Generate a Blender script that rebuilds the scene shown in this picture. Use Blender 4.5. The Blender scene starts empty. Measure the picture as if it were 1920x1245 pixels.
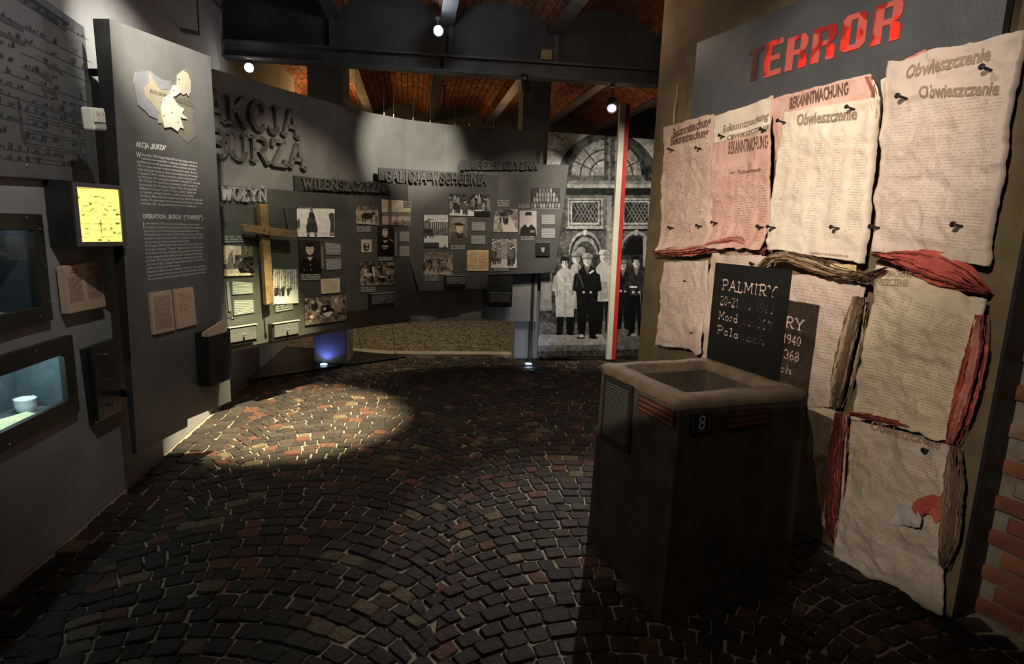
import bpy, bmesh, math, random
import numpy as np
from mathutils import Vector, Matrix
random.seed(7); np.random.seed(7)
R = math.radians
SC = bpy.context.scene
COL = SC.collection

# ------------------------------------------------------------------ camera
F_PX, PITCH, ROLL, CAM_H = 1080.0, R(10.0), R(2.0), 1.65
_fw = np.array([0, math.cos(PITCH), -math.sin(PITCH)]); _rt0 = np.array([1.0, 0, 0]); _up0 = np.cross(_rt0, _fw)
_rt = math.cos(ROLL) * _rt0 + math.sin(ROLL) * _up0
_up = -math.sin(ROLL) * _rt0 + math.cos(ROLL) * _up0
CAMP = np.array([0, 0, CAM_H])
cam = bpy.data.cameras.new('camera'); camo = bpy.data.objects.new('camera', cam); COL.objects.link(camo)
cam.sensor_fit = 'HORIZONTAL'; cam.sensor_width = 36.0; cam.lens = F_PX / 1920 * 36.0
cam.clip_start = 0.02
camo.matrix_world = Matrix([[_rt[0], _up[0], -_fw[0], 0], [_rt[1], _up[1], -_fw[1], 0], [_rt[2], _up[2], -_fw[2], CAM_H], [0, 0, 0, 1]])
SC.camera = camo

# ------------------------------------------------------------------ world, lights, exposure
w = bpy.data.worlds.new('world'); SC.world = w; w.use_nodes = True
w.node_tree.nodes['Background'].inputs[0].default_value = (1.0, 0.93, 0.85, 1)
w.node_tree.nodes['Background'].inputs[1].default_value = 0.006
SC.view_settings.view_transform = 'Standard'; SC.view_settings.look = 'None'
SC.view_settings.exposure = 0.0; SC.view_settings.gamma = 1.0
SC.view_settings.use_curve_mapping = False

def spot(name, loc, aim, power, angle, blend=0.5, col=(1, .86, .66), size=0.03):
    l = bpy.data.lights.new(name, 'SPOT'); l.energy = power; l.spot_size = R(angle); l.spot_blend = blend
    l.color = col; l.shadow_soft_size = size
    o = bpy.data.objects.new(name, l); COL.objects.link(o); o.location = loc
    o.rotation_euler = (Vector(aim) - Vector(loc)).to_track_quat('-Z', 'Y').to_euler()
    return o

def point(name, loc, power, col, size=0.04):
    l = bpy.data.lights.new(name, 'POINT'); l.energy = power; l.color = col; l.shadow_soft_size = size
    o = bpy.data.objects.new(name, l); COL.objects.link(o); o.location = loc
    return o

WARM, NEUT, COOL = (1, .80, .56), (1, .92, .80), (.86, .90, 1.0)
# track spots hung from the vaults behind and above the photographer, and above the exhibits, plus an added fill for the well
KEY = (-1.9, -1.1, 3.2)
spot('spot_posters', KEY, (1.40, 3.3, 2.0), 2100, 25, .95, (1, .88, .74), .008)
spot('spot_poster_wide', KEY, (1.55, 3.1, 1.25), 900, 38, .85, (1, .88, .72), .008)
spot('spot_well_fill', (-.6, .5, 3.3), (.85, 2.4, .8), 22, 60, .9, (1, .88, .72), .03)  # weak fill added to lift the well faces, no fixture of its own
spot('spot_terror', (.35, 2.3, 3.3), (1.85, 2.8, 2.75), 40, 66, .8, NEUT, .03)
spot('spot_text_panel', (-1.45, 2.75, 3.3), (-2.09, 3.52, 2.60), 420, 46, .95, (1, .93, .78), .02)
spot('spot_text_panel_low', (-.6, 2.2, 3.3), (-2.05, 3.8, 1.6), 42, 36, .9, (1, .93, .82), .02)
spot('spot_chart', (-.9, 1.8, 3.3), (-2.3, 2.75, 1.95), 100, 60, .9, (1, .96, .88), .02)
spot('spot_floor', (-1.05, 4.2, 3.25), (-1.88, 4.72, 0), 2500, 37, .6, (1, .86, .55), .02)
spot('spot_wall_letters', (-1.0, 4.4, 3.1), (-2.05, 5.7, 1.5), 110, 58, .8, (1, .90, .70), .02)
spot('spot_wall_patch', (-.55, 5.2, 3.0), (-1.30, 6.9, 2.45), 170, 46, .7, (1, .93, .78), .02)
spot('spot_galicja', (-.1, 5.0, 3.0), (-.75, 6.9, 1.75), 110, 45, .8, (1, .90, .72), .02)
spot('spot_lublin', (.75, 5.2, 3.0), (.15, 7.1, 1.85), 55, 42, .8, (1, .90, .72), .02)
spot('spot_mural', (1.1, 5.3, 3.0), (1.2, 7.6, 1.5), 210, 66, .8, (1, .93, .80), .03)
spot('spot_mural_low', (.3, 4.8, 3.0), (.9, 7.5, .8), 170, 42, .9, (1, .92, .78), .03)
spot('spot_back_floor', (-1.2, 8.6, 3.0), (-1.0, 8.4, 0), 120, 110, .7, (1, .88, .62), .03)
spot('spot_floor_mid', (.1, 4.2, 3.4), (-.3, 4.4, 0), 75, 80, 1.0, (1, .84, .66), .03)

# ------------------------------------------------------------------ picture plane helpers
def ray(px, py):
    return _fw + (px - 960) / F_PX * _rt - (py - 622.5) / F_PX * _up

def proj(X):
    d = np.asarray(X, float) - CAMP
    z = d @ _fw
    return 960 + F_PX * (d @ _rt) / z, 622.5 - F_PX * (d @ _up) / z

def at_z(px, py, z):
    d = ray(px, py); return CAMP + d * (z - CAM_H) / d[2]

def at_y(px, py, y):
    d = ray(px, py); return CAMP + d * y / d[1]

class Plane:
    """a vertical plane in the room: plan points p0 -> p1 run left to right for someone facing it"""
    def __init__(s, p0, p1):
        s.p0 = np.array(p0, float); v = np.array(p1, float) - s.p0
        s.len = np.linalg.norm(v); s.d = v / s.len
        s.n = np.array([s.d[1], -s.d[0]]); s.ang = math.atan2(s.d[1], s.d[0])
    def uz(s, px, py, off=0.0):
        d = ray(px, py)
        t = (off - (CAMP[:2] - s.p0) @ s.n) / (d[:2] @ s.n)
        X = CAMP + t * d
        return (X[:2] - s.p0) @ s.d, X[2]
    def world(s, u, z, off=0.0):
        xy = s.p0 + s.d * u + s.n * off
        return np.array([xy[0], xy[1], z])

WORLD = Plane((0, 0), (1, 0))

# ------------------------------------------------------------------ materials
MATS = {}
class NT:
    def __init__(s, name):
        s.m = bpy.data.materials.new(name); s.m.use_nodes = True
        s.t = s.m.node_tree; s.t.nodes.clear()
        s.out = s.t.nodes.new('ShaderNodeOutputMaterial'); s.p = s.t.nodes.new('ShaderNodeBsdfPrincipled')
        s.t.links.new(s.p.outputs[0], s.out.inputs[0])
    def n(s, typ, ins=None, **props):
        nd = s.t.nodes.new('ShaderNode' + typ)
        for k, v in props.items(): setattr(nd, k, v)
        for k, v in (ins or {}).items(): s.put(nd.inputs[k], v)
        return nd
    def put(s, sock, v):
        if hasattr(v, 'is_output') or isinstance(v, bpy.types.NodeSocket): s.t.links.new(v, sock)
        elif isinstance(v, bpy.types.Node): s.t.links.new(v.outputs[0], sock)
        elif isinstance(v, tuple) and len(v) == 3 and sock.type == 'RGBA': sock.default_value = (*v, 1)
        else: sock.default_value = v
    def math(s, op, a, b=0.0, c=None):
        nd = s.n('Math', operation=op); s.put(nd.inputs[0], a); s.put(nd.inputs[1], b)
        if c is not None: s.put(nd.inputs[2], c)
        return nd.outputs[0]
    def mix(s, f, a, b, blend='MIX'):
        nd = s.n('Mix', data_type='RGBA', blend_type=blend)
        s.put(nd.inputs[0], f); s.put(nd.inputs[6], a); s.put(nd.inputs[7], b)
        return nd.outputs[2]
    def noise(s, scale, detail=4, rough=.6, coord=None):
        nd = s.n('TexNoise', {'Scale': scale, 'Detail': detail, 'Roughness': rough})
        if coord is None: coord = s.n('TexCoord').outputs['Object']
        s.t.links.new(coord, nd.inputs['Vector']); return nd.outputs['Fac']
    def ramp(s, f, lo, hi):
        nd = s.n('MapRange'); s.put(nd.inputs[0], f); nd.inputs[1].default_value = lo; nd.inputs[2].default_value = hi
        return nd.outputs[0]
    def bump(s, h, strength=.3, dist=.01):
        nd = s.n('Bump', {'Strength': strength, 'Distance': dist}); s.put(nd.inputs['Height'], h)
        s.t.links.new(nd.outputs[0], s.p.inputs['Normal'])

def M(name, c1, c2=None, rough=.6, metal=0.0, scale=6.0, bump=0.0, bscale=60.0, lo=.35, hi=.65, spec=.5, emit=None, es=0.0):
    if name in MATS: return MATS[name]
    k = NT(name); p = k.p
    if c2 is None: c2 = tuple(v * .8 for v in c1)
    k.put(p.inputs['Base Color'], k.mix(k.ramp(k.noise(scale), lo, hi), c1, c2))
    p.inputs['Roughness'].default_value = rough; p.inputs['Metallic'].default_value = metal
    p.inputs['Specular IOR Level'].default_value = spec
    if bump: k.bump(k.noise(bscale, 5), bump, .01)
    if emit: k.put(p.inputs['Emission Color'], emit); p.inputs['Emission Strength'].default_value = es
    MATS[name] = k.m
    return k.m

def print_mat(name, paper, paper2, ink, lines=40, words=22, cols=1, strength=.8, mu=.06, v0=.05, v1=.95, fill=.45, rough=.75, wave=0, gap=.5, blotch=3.0):
    """printed sheet: rows of unreadable small print laid out on the sheet's own UVs"""
    if name in MATS: return MATS[name]
    k = NT(name)
    uv = k.n('TexCoord').outputs['UV']; sp = k.n('SeparateXYZ'); k.put(sp.inputs[0], uv)
    u, v = sp.outputs[0], sp.outputs[1]
    vl = k.math('MULTIPLY', v, lines)
    f = k.math('FRACT', vl); fl = k.math('FLOOR', vl)
    mk = k.math('MULTIPLY', k.math('GREATER_THAN', f, .28), k.math('LESS_THAN', f, .28 + gap))
    cv = k.n('CombineXYZ'); k.put(cv.inputs[0], k.math('MULTIPLY', u, words)); k.put(cv.inputs[1], k.math('MULTIPLY', fl, 7.31))
    wn = k.noise(1.0, 1.5, .5, cv.outputs[0])
    mk = k.math('MULTIPLY', mk, k.math('GREATER_THAN', wn, fill))
    cu = k.math('FRACT', k.math('MULTIPLY', u, cols))
    mk = k.math('MULTIPLY', mk, k.math('MULTIPLY', k.math('GREATER_THAN', cu, mu), k.math('LESS_THAN', cu, 1 - mu)))
    mk = k.math('MULTIPLY', mk, k.math('MULTIPLY', k.math('GREATER_THAN', v, v0), k.math('LESS_THAN', v, v1)))
    mk = k.math('MULTIPLY', mk, strength)
    base = k.mix(k.ramp(k.noise(blotch, 5, .65), .35, .68), paper, paper2)
    k.put(k.p.inputs['Base Color'], k.mix(mk, base, ink))
    k.p.inputs['Roughness'].default_value = rough; k.p.inputs['Specular IOR Level'].default_value = .25
    k.bump(k.noise(45, 4), .25, .004)
    MATS[name] = k.m
    return k.m

def vcol_mat(name, rough=.45, emit=0.0):
    if name in MATS: return MATS[name]
    k = NT(name)
    a = k.n('Attribute', attribute_name='Col')
    k.put(k.p.inputs['Base Color'], a.outputs['Color']); k.p.inputs['Roughness'].default_value = rough
    k.p.inputs['Specular IOR Level'].default_value = .3
    if emit: k.put(k.p.inputs['Emission Color'], a.outputs['Color']); k.p.inputs['Emission Strength'].default_value = emit
    MATS[name] = k.m
    return k.m

def glass_mat(name, tint=(1, 1, 1), rough=.02):
    if name in MATS: return MATS[name]
    k = NT(name); t = k.t
    g = k.n('BsdfGlossy', {'Color': (1, 1, 1), 'Roughness': rough}); tr = k.n('BsdfTransparent', {'Color': tint})
    lw = k.n('LayerWeight', {'Blend': .5}); fr_ = k.math('MULTIPLY_ADD', k.math('POWER', lw.outputs['Facing'], 5.0), .5, .035); mx = k.n('MixShader')
    t.links.new(fr_, mx.inputs[0]); t.links.new(tr.outputs[0], mx.inputs[1]); t.links.new(g.outputs[0], mx.inputs[2])
    t.links.new(mx.outputs[0], k.out.inputs[0]); MATS[name] = k.m
    return k.m

plaster = M('grey_plaster', (.30, .30, .31), (.21, .21, .22), .8, 0, 1.6, .25, 70)
plaster_dark = M('dark_partition', (.27, .26, .235), (.15, .145, .135), .75, 0, 1.8, .25, 50, .3, .7)
panel_m = M('panel_graphite', (.098, .095, .085), (.060, .058, .052), .5, .25, 2.2, .12, 90)
panel_m2 = M('text_panel_metal', (.20, .20, .19), (.11, .11, .105), .45, .35, 2.0, .12, 80, .3, .7)
black = M('black_matt', (.012, .012, .013), (.02, .02, .02), .5)
black_satin = M('black_satin', (.018, .018, .019), (.028, .027, .026), .32, .1)
frame_m = M('case_frame_steel', (.045, .042, .038), (.025, .024, .022), .45, .4, 9, .1)
chrome = M('chrome', (.8, .8, .8), None, .18, 1.0)
brass = M('brass', (.75, .55, .25), None, .25, 1.0)
white_plastic = M('white_plastic', (.75, .72, .62), (.68, .65, .55), .45)
steel_dark = M('steel_beam_grey', (.11, .115, .12), (.06, .062, .065), .6, .2, 4, .2, 40)
infill_m = M('infill_board', (.075, .08, .09), (.045, .048, .055), .85, 0, 2)
white_ink = M('white_ink', (.72, .72, .68), (.6, .6, .57), .6)
grey_ink = M('grey_ink', (.36, .36, .34), (.28, .28, .26), .6)
letter_dark = M('letter_graphite', (.13, .125, .112), (.10, .096, .088), .55, .2, 5, .15)
letter_wall = M('letter_wall', (.21, .20, .18), (.14, .135, .125), .6, .15, 5, .2)
letter_light = M('letter_stone', (.36, .35, .32), (.25, .245, .23), .6, 0, 6, .2)
photo_m = vcol_mat('photo_print', .35)
mural_m = vcol_mat('mural_print', .6)
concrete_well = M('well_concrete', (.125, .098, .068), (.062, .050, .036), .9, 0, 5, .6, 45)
paper_beige = M('paper_beige', (.55, .40, .29), (.47, .34, .24), .8)
wire_m = M('wire_steel', (.30, .30, .30), None, .35, .8)

# ------------------------------------------------------------------ mesh builder
class MB:
    def __init__(s): s.v = []; s.f = []; s.mi = []
    def add(s, vs, fs, mi=0):
        b = len(s.v); s.v += [tuple(map(float, q)) for q in vs]
        s.f += [tuple(b + i for i in q) for q in fs]; s.mi += [mi] * len(fs)
        return s
    def box(s, x0, x1, y0, y1, z0, z1, mi=0):
        return s.add([(x0, y0, z0), (x1, y0, z0), (x1, y1, z0), (x0, y1, z0), (x0, y0, z1), (x1, y0, z1), (x1, y1, z1), (x0, y1, z1)],
                     [(0, 3, 2, 1), (4, 5, 6, 7), (0, 1, 5, 4), (1, 2, 6, 5), (2, 3, 7, 6), (3, 0, 4, 7)], mi)
    def prism(s, poly, y0, y1, mi=0):
        """poly in (x,z), extruded from y0 (front) to y1 (back)"""
        a = sum(poly[i][0] * poly[(i + 1) % len(poly)][1] - poly[(i + 1) % len(poly)][0] * poly[i][1] for i in range(len(poly)))
        if a < 0: poly = poly[::-1]
        n = len(poly)
        vs = [(x, y0, z) for x, z in poly] + [(x, y1, z) for x, z in poly]
        fs = [tuple(range(n)), tuple(range(2 * n - 1, n - 1, -1))] + [(i, i + n, (i + 1) % n + n, (i + 1) % n) for i in range(n)]
        return s.add(vs, fs, mi)
    def hprism(s, poly, z0, z1, mi=0):
        """poly in plan (x,y), extruded upwards"""
        a = sum(poly[i][0] * poly[(i + 1) % len(poly)][1] - poly[(i + 1) % len(poly)][0] * poly[i][1] for i in range(len(poly)))
        if a < 0: poly = poly[::-1]
        n = len(poly)
        vs = [(x, y, z0) for x, y in poly] + [(x, y, z1) for x, y in poly]
        fs = [tuple(range(n - 1, -1, -1)), tuple(range(n, 2 * n))] + [(i, (i + 1) % n, (i + 1) % n + n, i + n) for i in range(n)]
        return s.add(vs, fs, mi)
    def tube(s, pts, r, n=8, mi=0, r1=None):
        pts = [Vector(p) for p in pts]; vs = []; m = len(pts)
        for i, p in enumerate(pts):
            t = (pts[min(i + 1, m - 1)] - pts[max(i - 1, 0)]).normalized()
            a = t.orthogonal().normalized() if i == 0 else (a - t * a.dot(t)).normalized()
            b = t.cross(a); rr = r if r1 is None else r + (r1 - r) * i / (m - 1)
            vs += [p + (a * math.cos(2 * math.pi * k / n) + b * math.sin(2 * math.pi * k / n)) * rr for k in range(n)]
        fs = [(i * n + k, i * n + (k + 1) % n, (i + 1) * n + (k + 1) % n, (i + 1) * n + k) for i in range(m - 1) for k in range(n)]
        fs += [tuple(range(n - 1, -1, -1)), tuple(range((m - 1) * n, m * n))]
        return s.add(vs, fs, mi)
    def lathe(s, prof, c=(0, 0, 0), axis=(0, 0, 1), n=20, mi=0):
        """prof: (radius, height) pairs along axis from c"""
        ax = Vector(axis).normalized(); a = ax.orthogonal().normalized(); b = ax.cross(a); c = Vector(c); vs = []
        for r, h in prof:
            vs += [c + ax * h + (a * math.cos(2 * math.pi * k / n) + b * math.sin(2 * math.pi * k / n)) * r for k in range(n)]
        m = len(prof)
        fs = [(i * n + k, i * n + (k + 1) % n, (i + 1) * n + (k + 1) % n, (i + 1) * n + k) for i in range(m - 1) for k in range(n)]
        fs += [tuple(range(n - 1, -1, -1)), tuple(range((m - 1) * n, m * n))]
        return s.add(vs, fs, mi)
    def grid(s, P, mi=0):
        """P: array (ny,nx,3), front faces -y when x to the right and rows go up"""
        ny, nx = P.shape[:2]
        fs = [(j * nx + i, j * nx + i + 1, (j + 1) * nx + i + 1, (j + 1) * nx + i) for j in range(ny - 1) for i in range(nx - 1)]
        return s.add(P.reshape(-1, 3), fs, mi)

def raw_mesh(name, mb, mats, bevel=0.0, smooth=False, shift=(0, 0, 0), cols=None, uvs=None):
    me = bpy.data.meshes.new(name)
    v = [(a - shift[0], b - shift[1], c - shift[2]) for a, b, c in mb.v]
    me.from_pydata(v, [], mb.f)
    for m in (mats if isinstance(mats, (list, tuple)) else [mats]): me.materials.append(m)
    if any(mb.mi): me.polygons.foreach_set('material_index', mb.mi)
    if cols is not None:
        ca = me.color_attributes.new('Col', 'FLOAT_COLOR', 'POINT')
        c4 = np.ones((len(v), 4), np.float32); c4[:, :3] = cols; ca.data.foreach_set('color', c4.ravel())
    if uvs is not None:
        ul = me.uv_layers.new(name='UVMap'); li = np.zeros(len(me.loops), np.int32); me.loops.foreach_get('vertex_index', li)
        ul.data.foreach_set('uv', np.asarray(uvs, np.float32)[li].ravel())
    if bevel:
        bm = bmesh.new(); bm.from_mesh(me)
        ed = [e for e in bm.edges if len(e.link_faces) == 2 and e.calc_face_angle(0) > .5]
        bmesh.ops.bevel(bm, geom=ed, offset=bevel, segments=2, profile=.6, affect='EDGES', clamp_overlap=True)
        bm.to_mesh(me); bm.free()
    if smooth: me.polygons.foreach_set('use_smooth', [True] * len(me.polygons))
    me.update()
    return me

class Thing:
    """an Empty at the base of the thing; parts are built in the coordinates of its plane (u, -off, z)"""
    def __init__(s, name, label, cat, pl=WORLD, u=0, z=0, off=0.0, group=None, kind=None):
        s.pl = pl; s.sh = (u, -off, z)
        s.o = bpy.data.objects.new(name, None); COL.objects.link(s.o)
        s.o.empty_display_size = .05
        s.o.location = pl.world(u, z, off); s.o.rotation_euler = (0, 0, pl.ang)
        s.o['label'] = label
        if kind: s.o['kind'] = kind
        else: s.o['category'] = cat
        if group: s.o['group'] = group
    def part(s, name, mb, mats, parent=None, label=None, kind=None, pl=None, **kw):
        if pl is not None and pl is not s.pl:              # bring the vertices over from the other plane
            vv = []
            for u_, y_, z_ in mb.v:
                X = pl.world(u_, z_, -y_)[:2] - s.pl.p0; vv.append((float(X @ s.pl.d), float(-(X @ s.pl.n)), z_))
            mb.v = vv
        me = raw_mesh(name, mb, mats, shift=s.sh, **kw)
        o = bpy.data.objects.new(name, me); COL.objects.link(o); o.parent = parent or s.o
        if label: o['label'] = label
        if kind: o['kind'] = kind
        return o

def solo(name, label, cat, mb, mats, pl=WORLD, u=0, z=0, off=0.0, group=None, kind=None, **kw):
    """a thing that is one mesh"""
    me = raw_mesh(name, mb, mats, shift=(u, -off, z), **kw)
    o = bpy.data.objects.new(name, me); COL.objects.link(o)
    o.location = pl.world(u, z, off); o.rotation_euler = (0, 0, pl.ang)
    if label: o['label'] = label
    if kind: o['kind'] = kind
    else: o['category'] = cat
    if group: o['group'] = group
    return o

# ------------------------------------------------------------------ noise
def vnoise(x, y, seed=0):
    x = np.asarray(x, float); y = np.asarray(y, float)
    xi = np.floor(x).astype(int); yi = np.floor(y).astype(int); fx = x - xi; fy = y - yi
    def h(a, b):
        n = (a * 374761393 + b * 668265263 + seed * 974634777) & 0xffffffff
        n = ((n ^ (n >> 13)) * 1274126177) & 0xffffffff
        return ((n ^ (n >> 16)) & 0xffff) / 65535.0
    fx = fx * fx * (3 - 2 * fx); fy = fy * fy * (3 - 2 * fy)
    return (h(xi, yi) * (1 - fx) + h(xi + 1, yi) * fx) * (1 - fy) + (h(xi, yi + 1) * (1 - fx) + h(xi + 1, yi + 1) * fx) * fy

def fbm(x, y, seed=0, oct=4):
    t = 0; a = .5
    for k in range(oct):
        t = t + a * (vnoise(x * 2 ** k, y * 2 ** k, seed + k * 17) - .5) * 2; a *= .5
    return t

def ridge(x, y, seed=0):
    return 1 - np.abs(fbm(x, y, seed, 3)) * 2.2

# ------------------------------------------------------------------ printed pictures drawn in code
class Pic:
    def __init__(s, x0, y0, x1, y1, ss=2.0, bg=.5, tint=(1, 1, 1)):
        s.x0, s.y0, s.ss = x0, y0, ss
        s.w = int((x1 - x0) * ss) + 1; s.h = int((y1 - y0) * ss) + 1
        s.a = np.full((s.h, s.w), float(bg)); s.tint = tint
        Y, X = np.mgrid[0:s.h, 0:s.w]; s.X = X / ss + x0; s.Y = Y / ss + y0
    def ell(s, cx, cy, rx, ry, v, rot=0, al=1.0):
        c, n = math.cos(R(rot)), math.sin(R(rot)); dx = s.X - cx; dy = s.Y - cy
        m = ((dx * c + dy * n) / rx) ** 2 + ((dy * c - dx * n) / ry) ** 2 < 1
        s.a[m] = s.a[m] * (1 - al) + v * al; return s
    def ring(s, cx, cy, rx, ry, wd, v, ymax=1e9):
        d = np.sqrt(((s.X - cx) / rx) ** 2 + ((s.Y - cy) / ry) ** 2)
        s.a[(np.abs(d - 1) * rx < wd / 2) & (s.Y < ymax)] = v; return s
    def rect(s, x0, y0, x1, y1, v, al=1.0):
        m = (s.X >= x0) & (s.X <= x1) & (s.Y >= y0) & (s.Y <= y1)
        s.a[m] = s.a[m] * (1 - al) + v * al; return s
    def poly(s, pts, v, al=1.0):
        m = np.zeros(s.a.shape, bool); n = len(pts)
        for i in range(n):
            (xa, ya), (xb, yb) = pts[i], pts[(i + 1) % n]
            if ya == yb: continue
            c = ((ya > s.Y) != (yb > s.Y)) & (s.X < (xb - xa) * (s.Y - ya) / (yb - ya) + xa)
            m ^= c
        s.a[m] = s.a[m] * (1 - al) + v * al; return s
    def line(s, pts, wd, v, al=1.0):
        for (xa, ya), (xb, yb) in zip(pts[:-1], pts[1:]):
            L2 = (xb - xa) ** 2 + (yb - ya) ** 2 + 1e-9
            t = np.clip(((s.X - xa) * (xb - xa) + (s.Y - ya) * (yb - ya)) / L2, 0, 1)
            m = (s.X - xa - t * (xb - xa)) ** 2 + (s.Y - ya - t * (yb - ya)) ** 2 < (wd / 2) ** 2
            s.a[m] = s.a[m] * (1 - al) + v * al
        return s
    def grain(s, amp, sc, seed=1, oct=4):
        s.a += amp * fbm(s.X / sc, s.Y / sc, seed, oct); return s
    def person(s, x, y, h, coat, head=.75, legs=None, w=1.0):
        """standing figure, feet at (x,y), height h"""
        legs = coat * .6 if legs is None else legs
        s.poly([(x - .10 * h * w, y), (x - .11 * h * w, y - .5 * h), (x + .11 * h * w, y - .5 * h), (x + .10 * h * w, y), (x + .02 * h, y), (x, y - .35 * h), (x - .03 * h, y)], legs)
        s.poly([(x - .13 * h * w, y - .35 * h), (x - .15 * h * w, y - .75 * h), (x - .07 * h * w, y - .84 * h), (x + .07 * h * w, y - .84 * h), (x + .15 * h * w, y - .75 * h), (x + .13 * h * w, y - .35 * h)], coat)
        s.ell(x, y - .91 * h, .05 * h, .075 * h, head); s.ell(x, y - .955 * h, .055 * h, .045 * h, coat * .5)
        return s
    def blur(s, n=1):
        for _ in range(n):
            p = np.pad(s.a, 1, mode='edge')
            s.a = (p[:-2, 1:-1] + p[2:, 1:-1] + p[1:-1, :-2] + p[1:-1, 2:] + 4 * p[1:-1, 1:-1]) / 8
        return s
    def sample(s, px, py):
        i = np.clip(((px - s.x0) * s.ss).round().astype(int), 0, s.w - 1); j = np.clip(((py - s.y0) * s.ss).round().astype(int), 0, s.h - 1)
        g = np.clip(s.a[j, i], 0, 1) ** 2.0
        return g[:, None] * np.array(s.tint)[None, :]

def quad_uz(pl, q, off):
    """four picture points (top-left, top-right, bottom-right, bottom-left) -> plane coordinates"""
    return [np.array(pl.uz(x, y, off)) for x, y in q]

def patch(pl, q, off, nx, ny):
    tl, tr, br, bl = quad_uz(pl, q, off)
    a = np.linspace(0, 1, nx)[None, :, None]; b = np.linspace(0, 1, ny)[:, None, None]
    return (bl * (1 - a) + br * a) * (1 - b) + (tl * (1 - a) + tr * a) * b      # (ny,nx,2), rows go up

def plate(th, name, pl, q, off, thick, mat, parent=None, bevel=0.0, uv=False, label=None, kind=None):
    """a flat quad board with thickness"""
    P = quad_uz(pl, q, off); mb = MB()
    poly = [tuple(P[3]), tuple(P[2]), tuple(P[1]), tuple(P[0])]
    n = 4
    mb.add([(x, -off, z) for x, z in poly] + [(x, -off + thick, z) for x, z in poly],
           [(0, 1, 2, 3), (7, 6, 5, 4), (0, 4, 5, 1), (1, 5, 6, 2), (2, 6, 7, 3), (3, 7, 4, 0)])
    uvs = [(0, 0), (1, 0), (1, 1), (0, 1)] * 2 if uv else None
    return th.part(name, mb, mat, parent, bevel=bevel, uvs=uvs, label=label, kind=kind, pl=pl)

def photo(th, pl, x0, y0, x1, y1, pic, off, q=None, name='photo', thick=.008, mat=None, parent=None, label=None, skew=True):
    """a picture panel; the drawing is printed flat on its face"""
    if q is None: q = [(x0, y0), (x1, y0), (x1, y1), (x0, y1)]
    nx = max(4, int(pic.w * .9)); ny = max(4, int(pic.h * .9))
    P = patch(pl, q, off, nx, ny)
    W = pl.p0[None, None, :] + P[..., :1] * pl.d + off * pl.n
    W3 = np.concatenate([W, P[..., 1:]], -1).reshape(-1, 3)
    px, py = proj(W3)
    col = pic.sample(px, py)
    mb = MB(); G = np.stack([P[..., 0], np.full(P.shape[:2], -off), P[..., 1]], -1); mb.grid(G)
    # edge skirt
    ring = [(0, i) for i in range(nx)] + [(j, nx - 1) for j in range(1, ny)] + [(ny - 1, i) for i in range(nx - 2, -1, -1)] + [(j, 0) for j in range(ny - 2, 0, -1)]
    b = len(mb.v); idx = [j * nx + i for j, i in ring]
    mb.v += [(mb.v[k][0], mb.v[k][1] + thick, mb.v[k][2]) for k in idx]
    m = len(ring); mb.f += [(idx[i], b + i, b + (i + 1) % m, idx[(i + 1) % m]) for i in range(m)]; mb.mi += [0] * m
    col = np.concatenate([col, col[idx] * .5])
    return th.part(name, mb, mat or photo_m, parent, cols=col, label=label)

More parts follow.
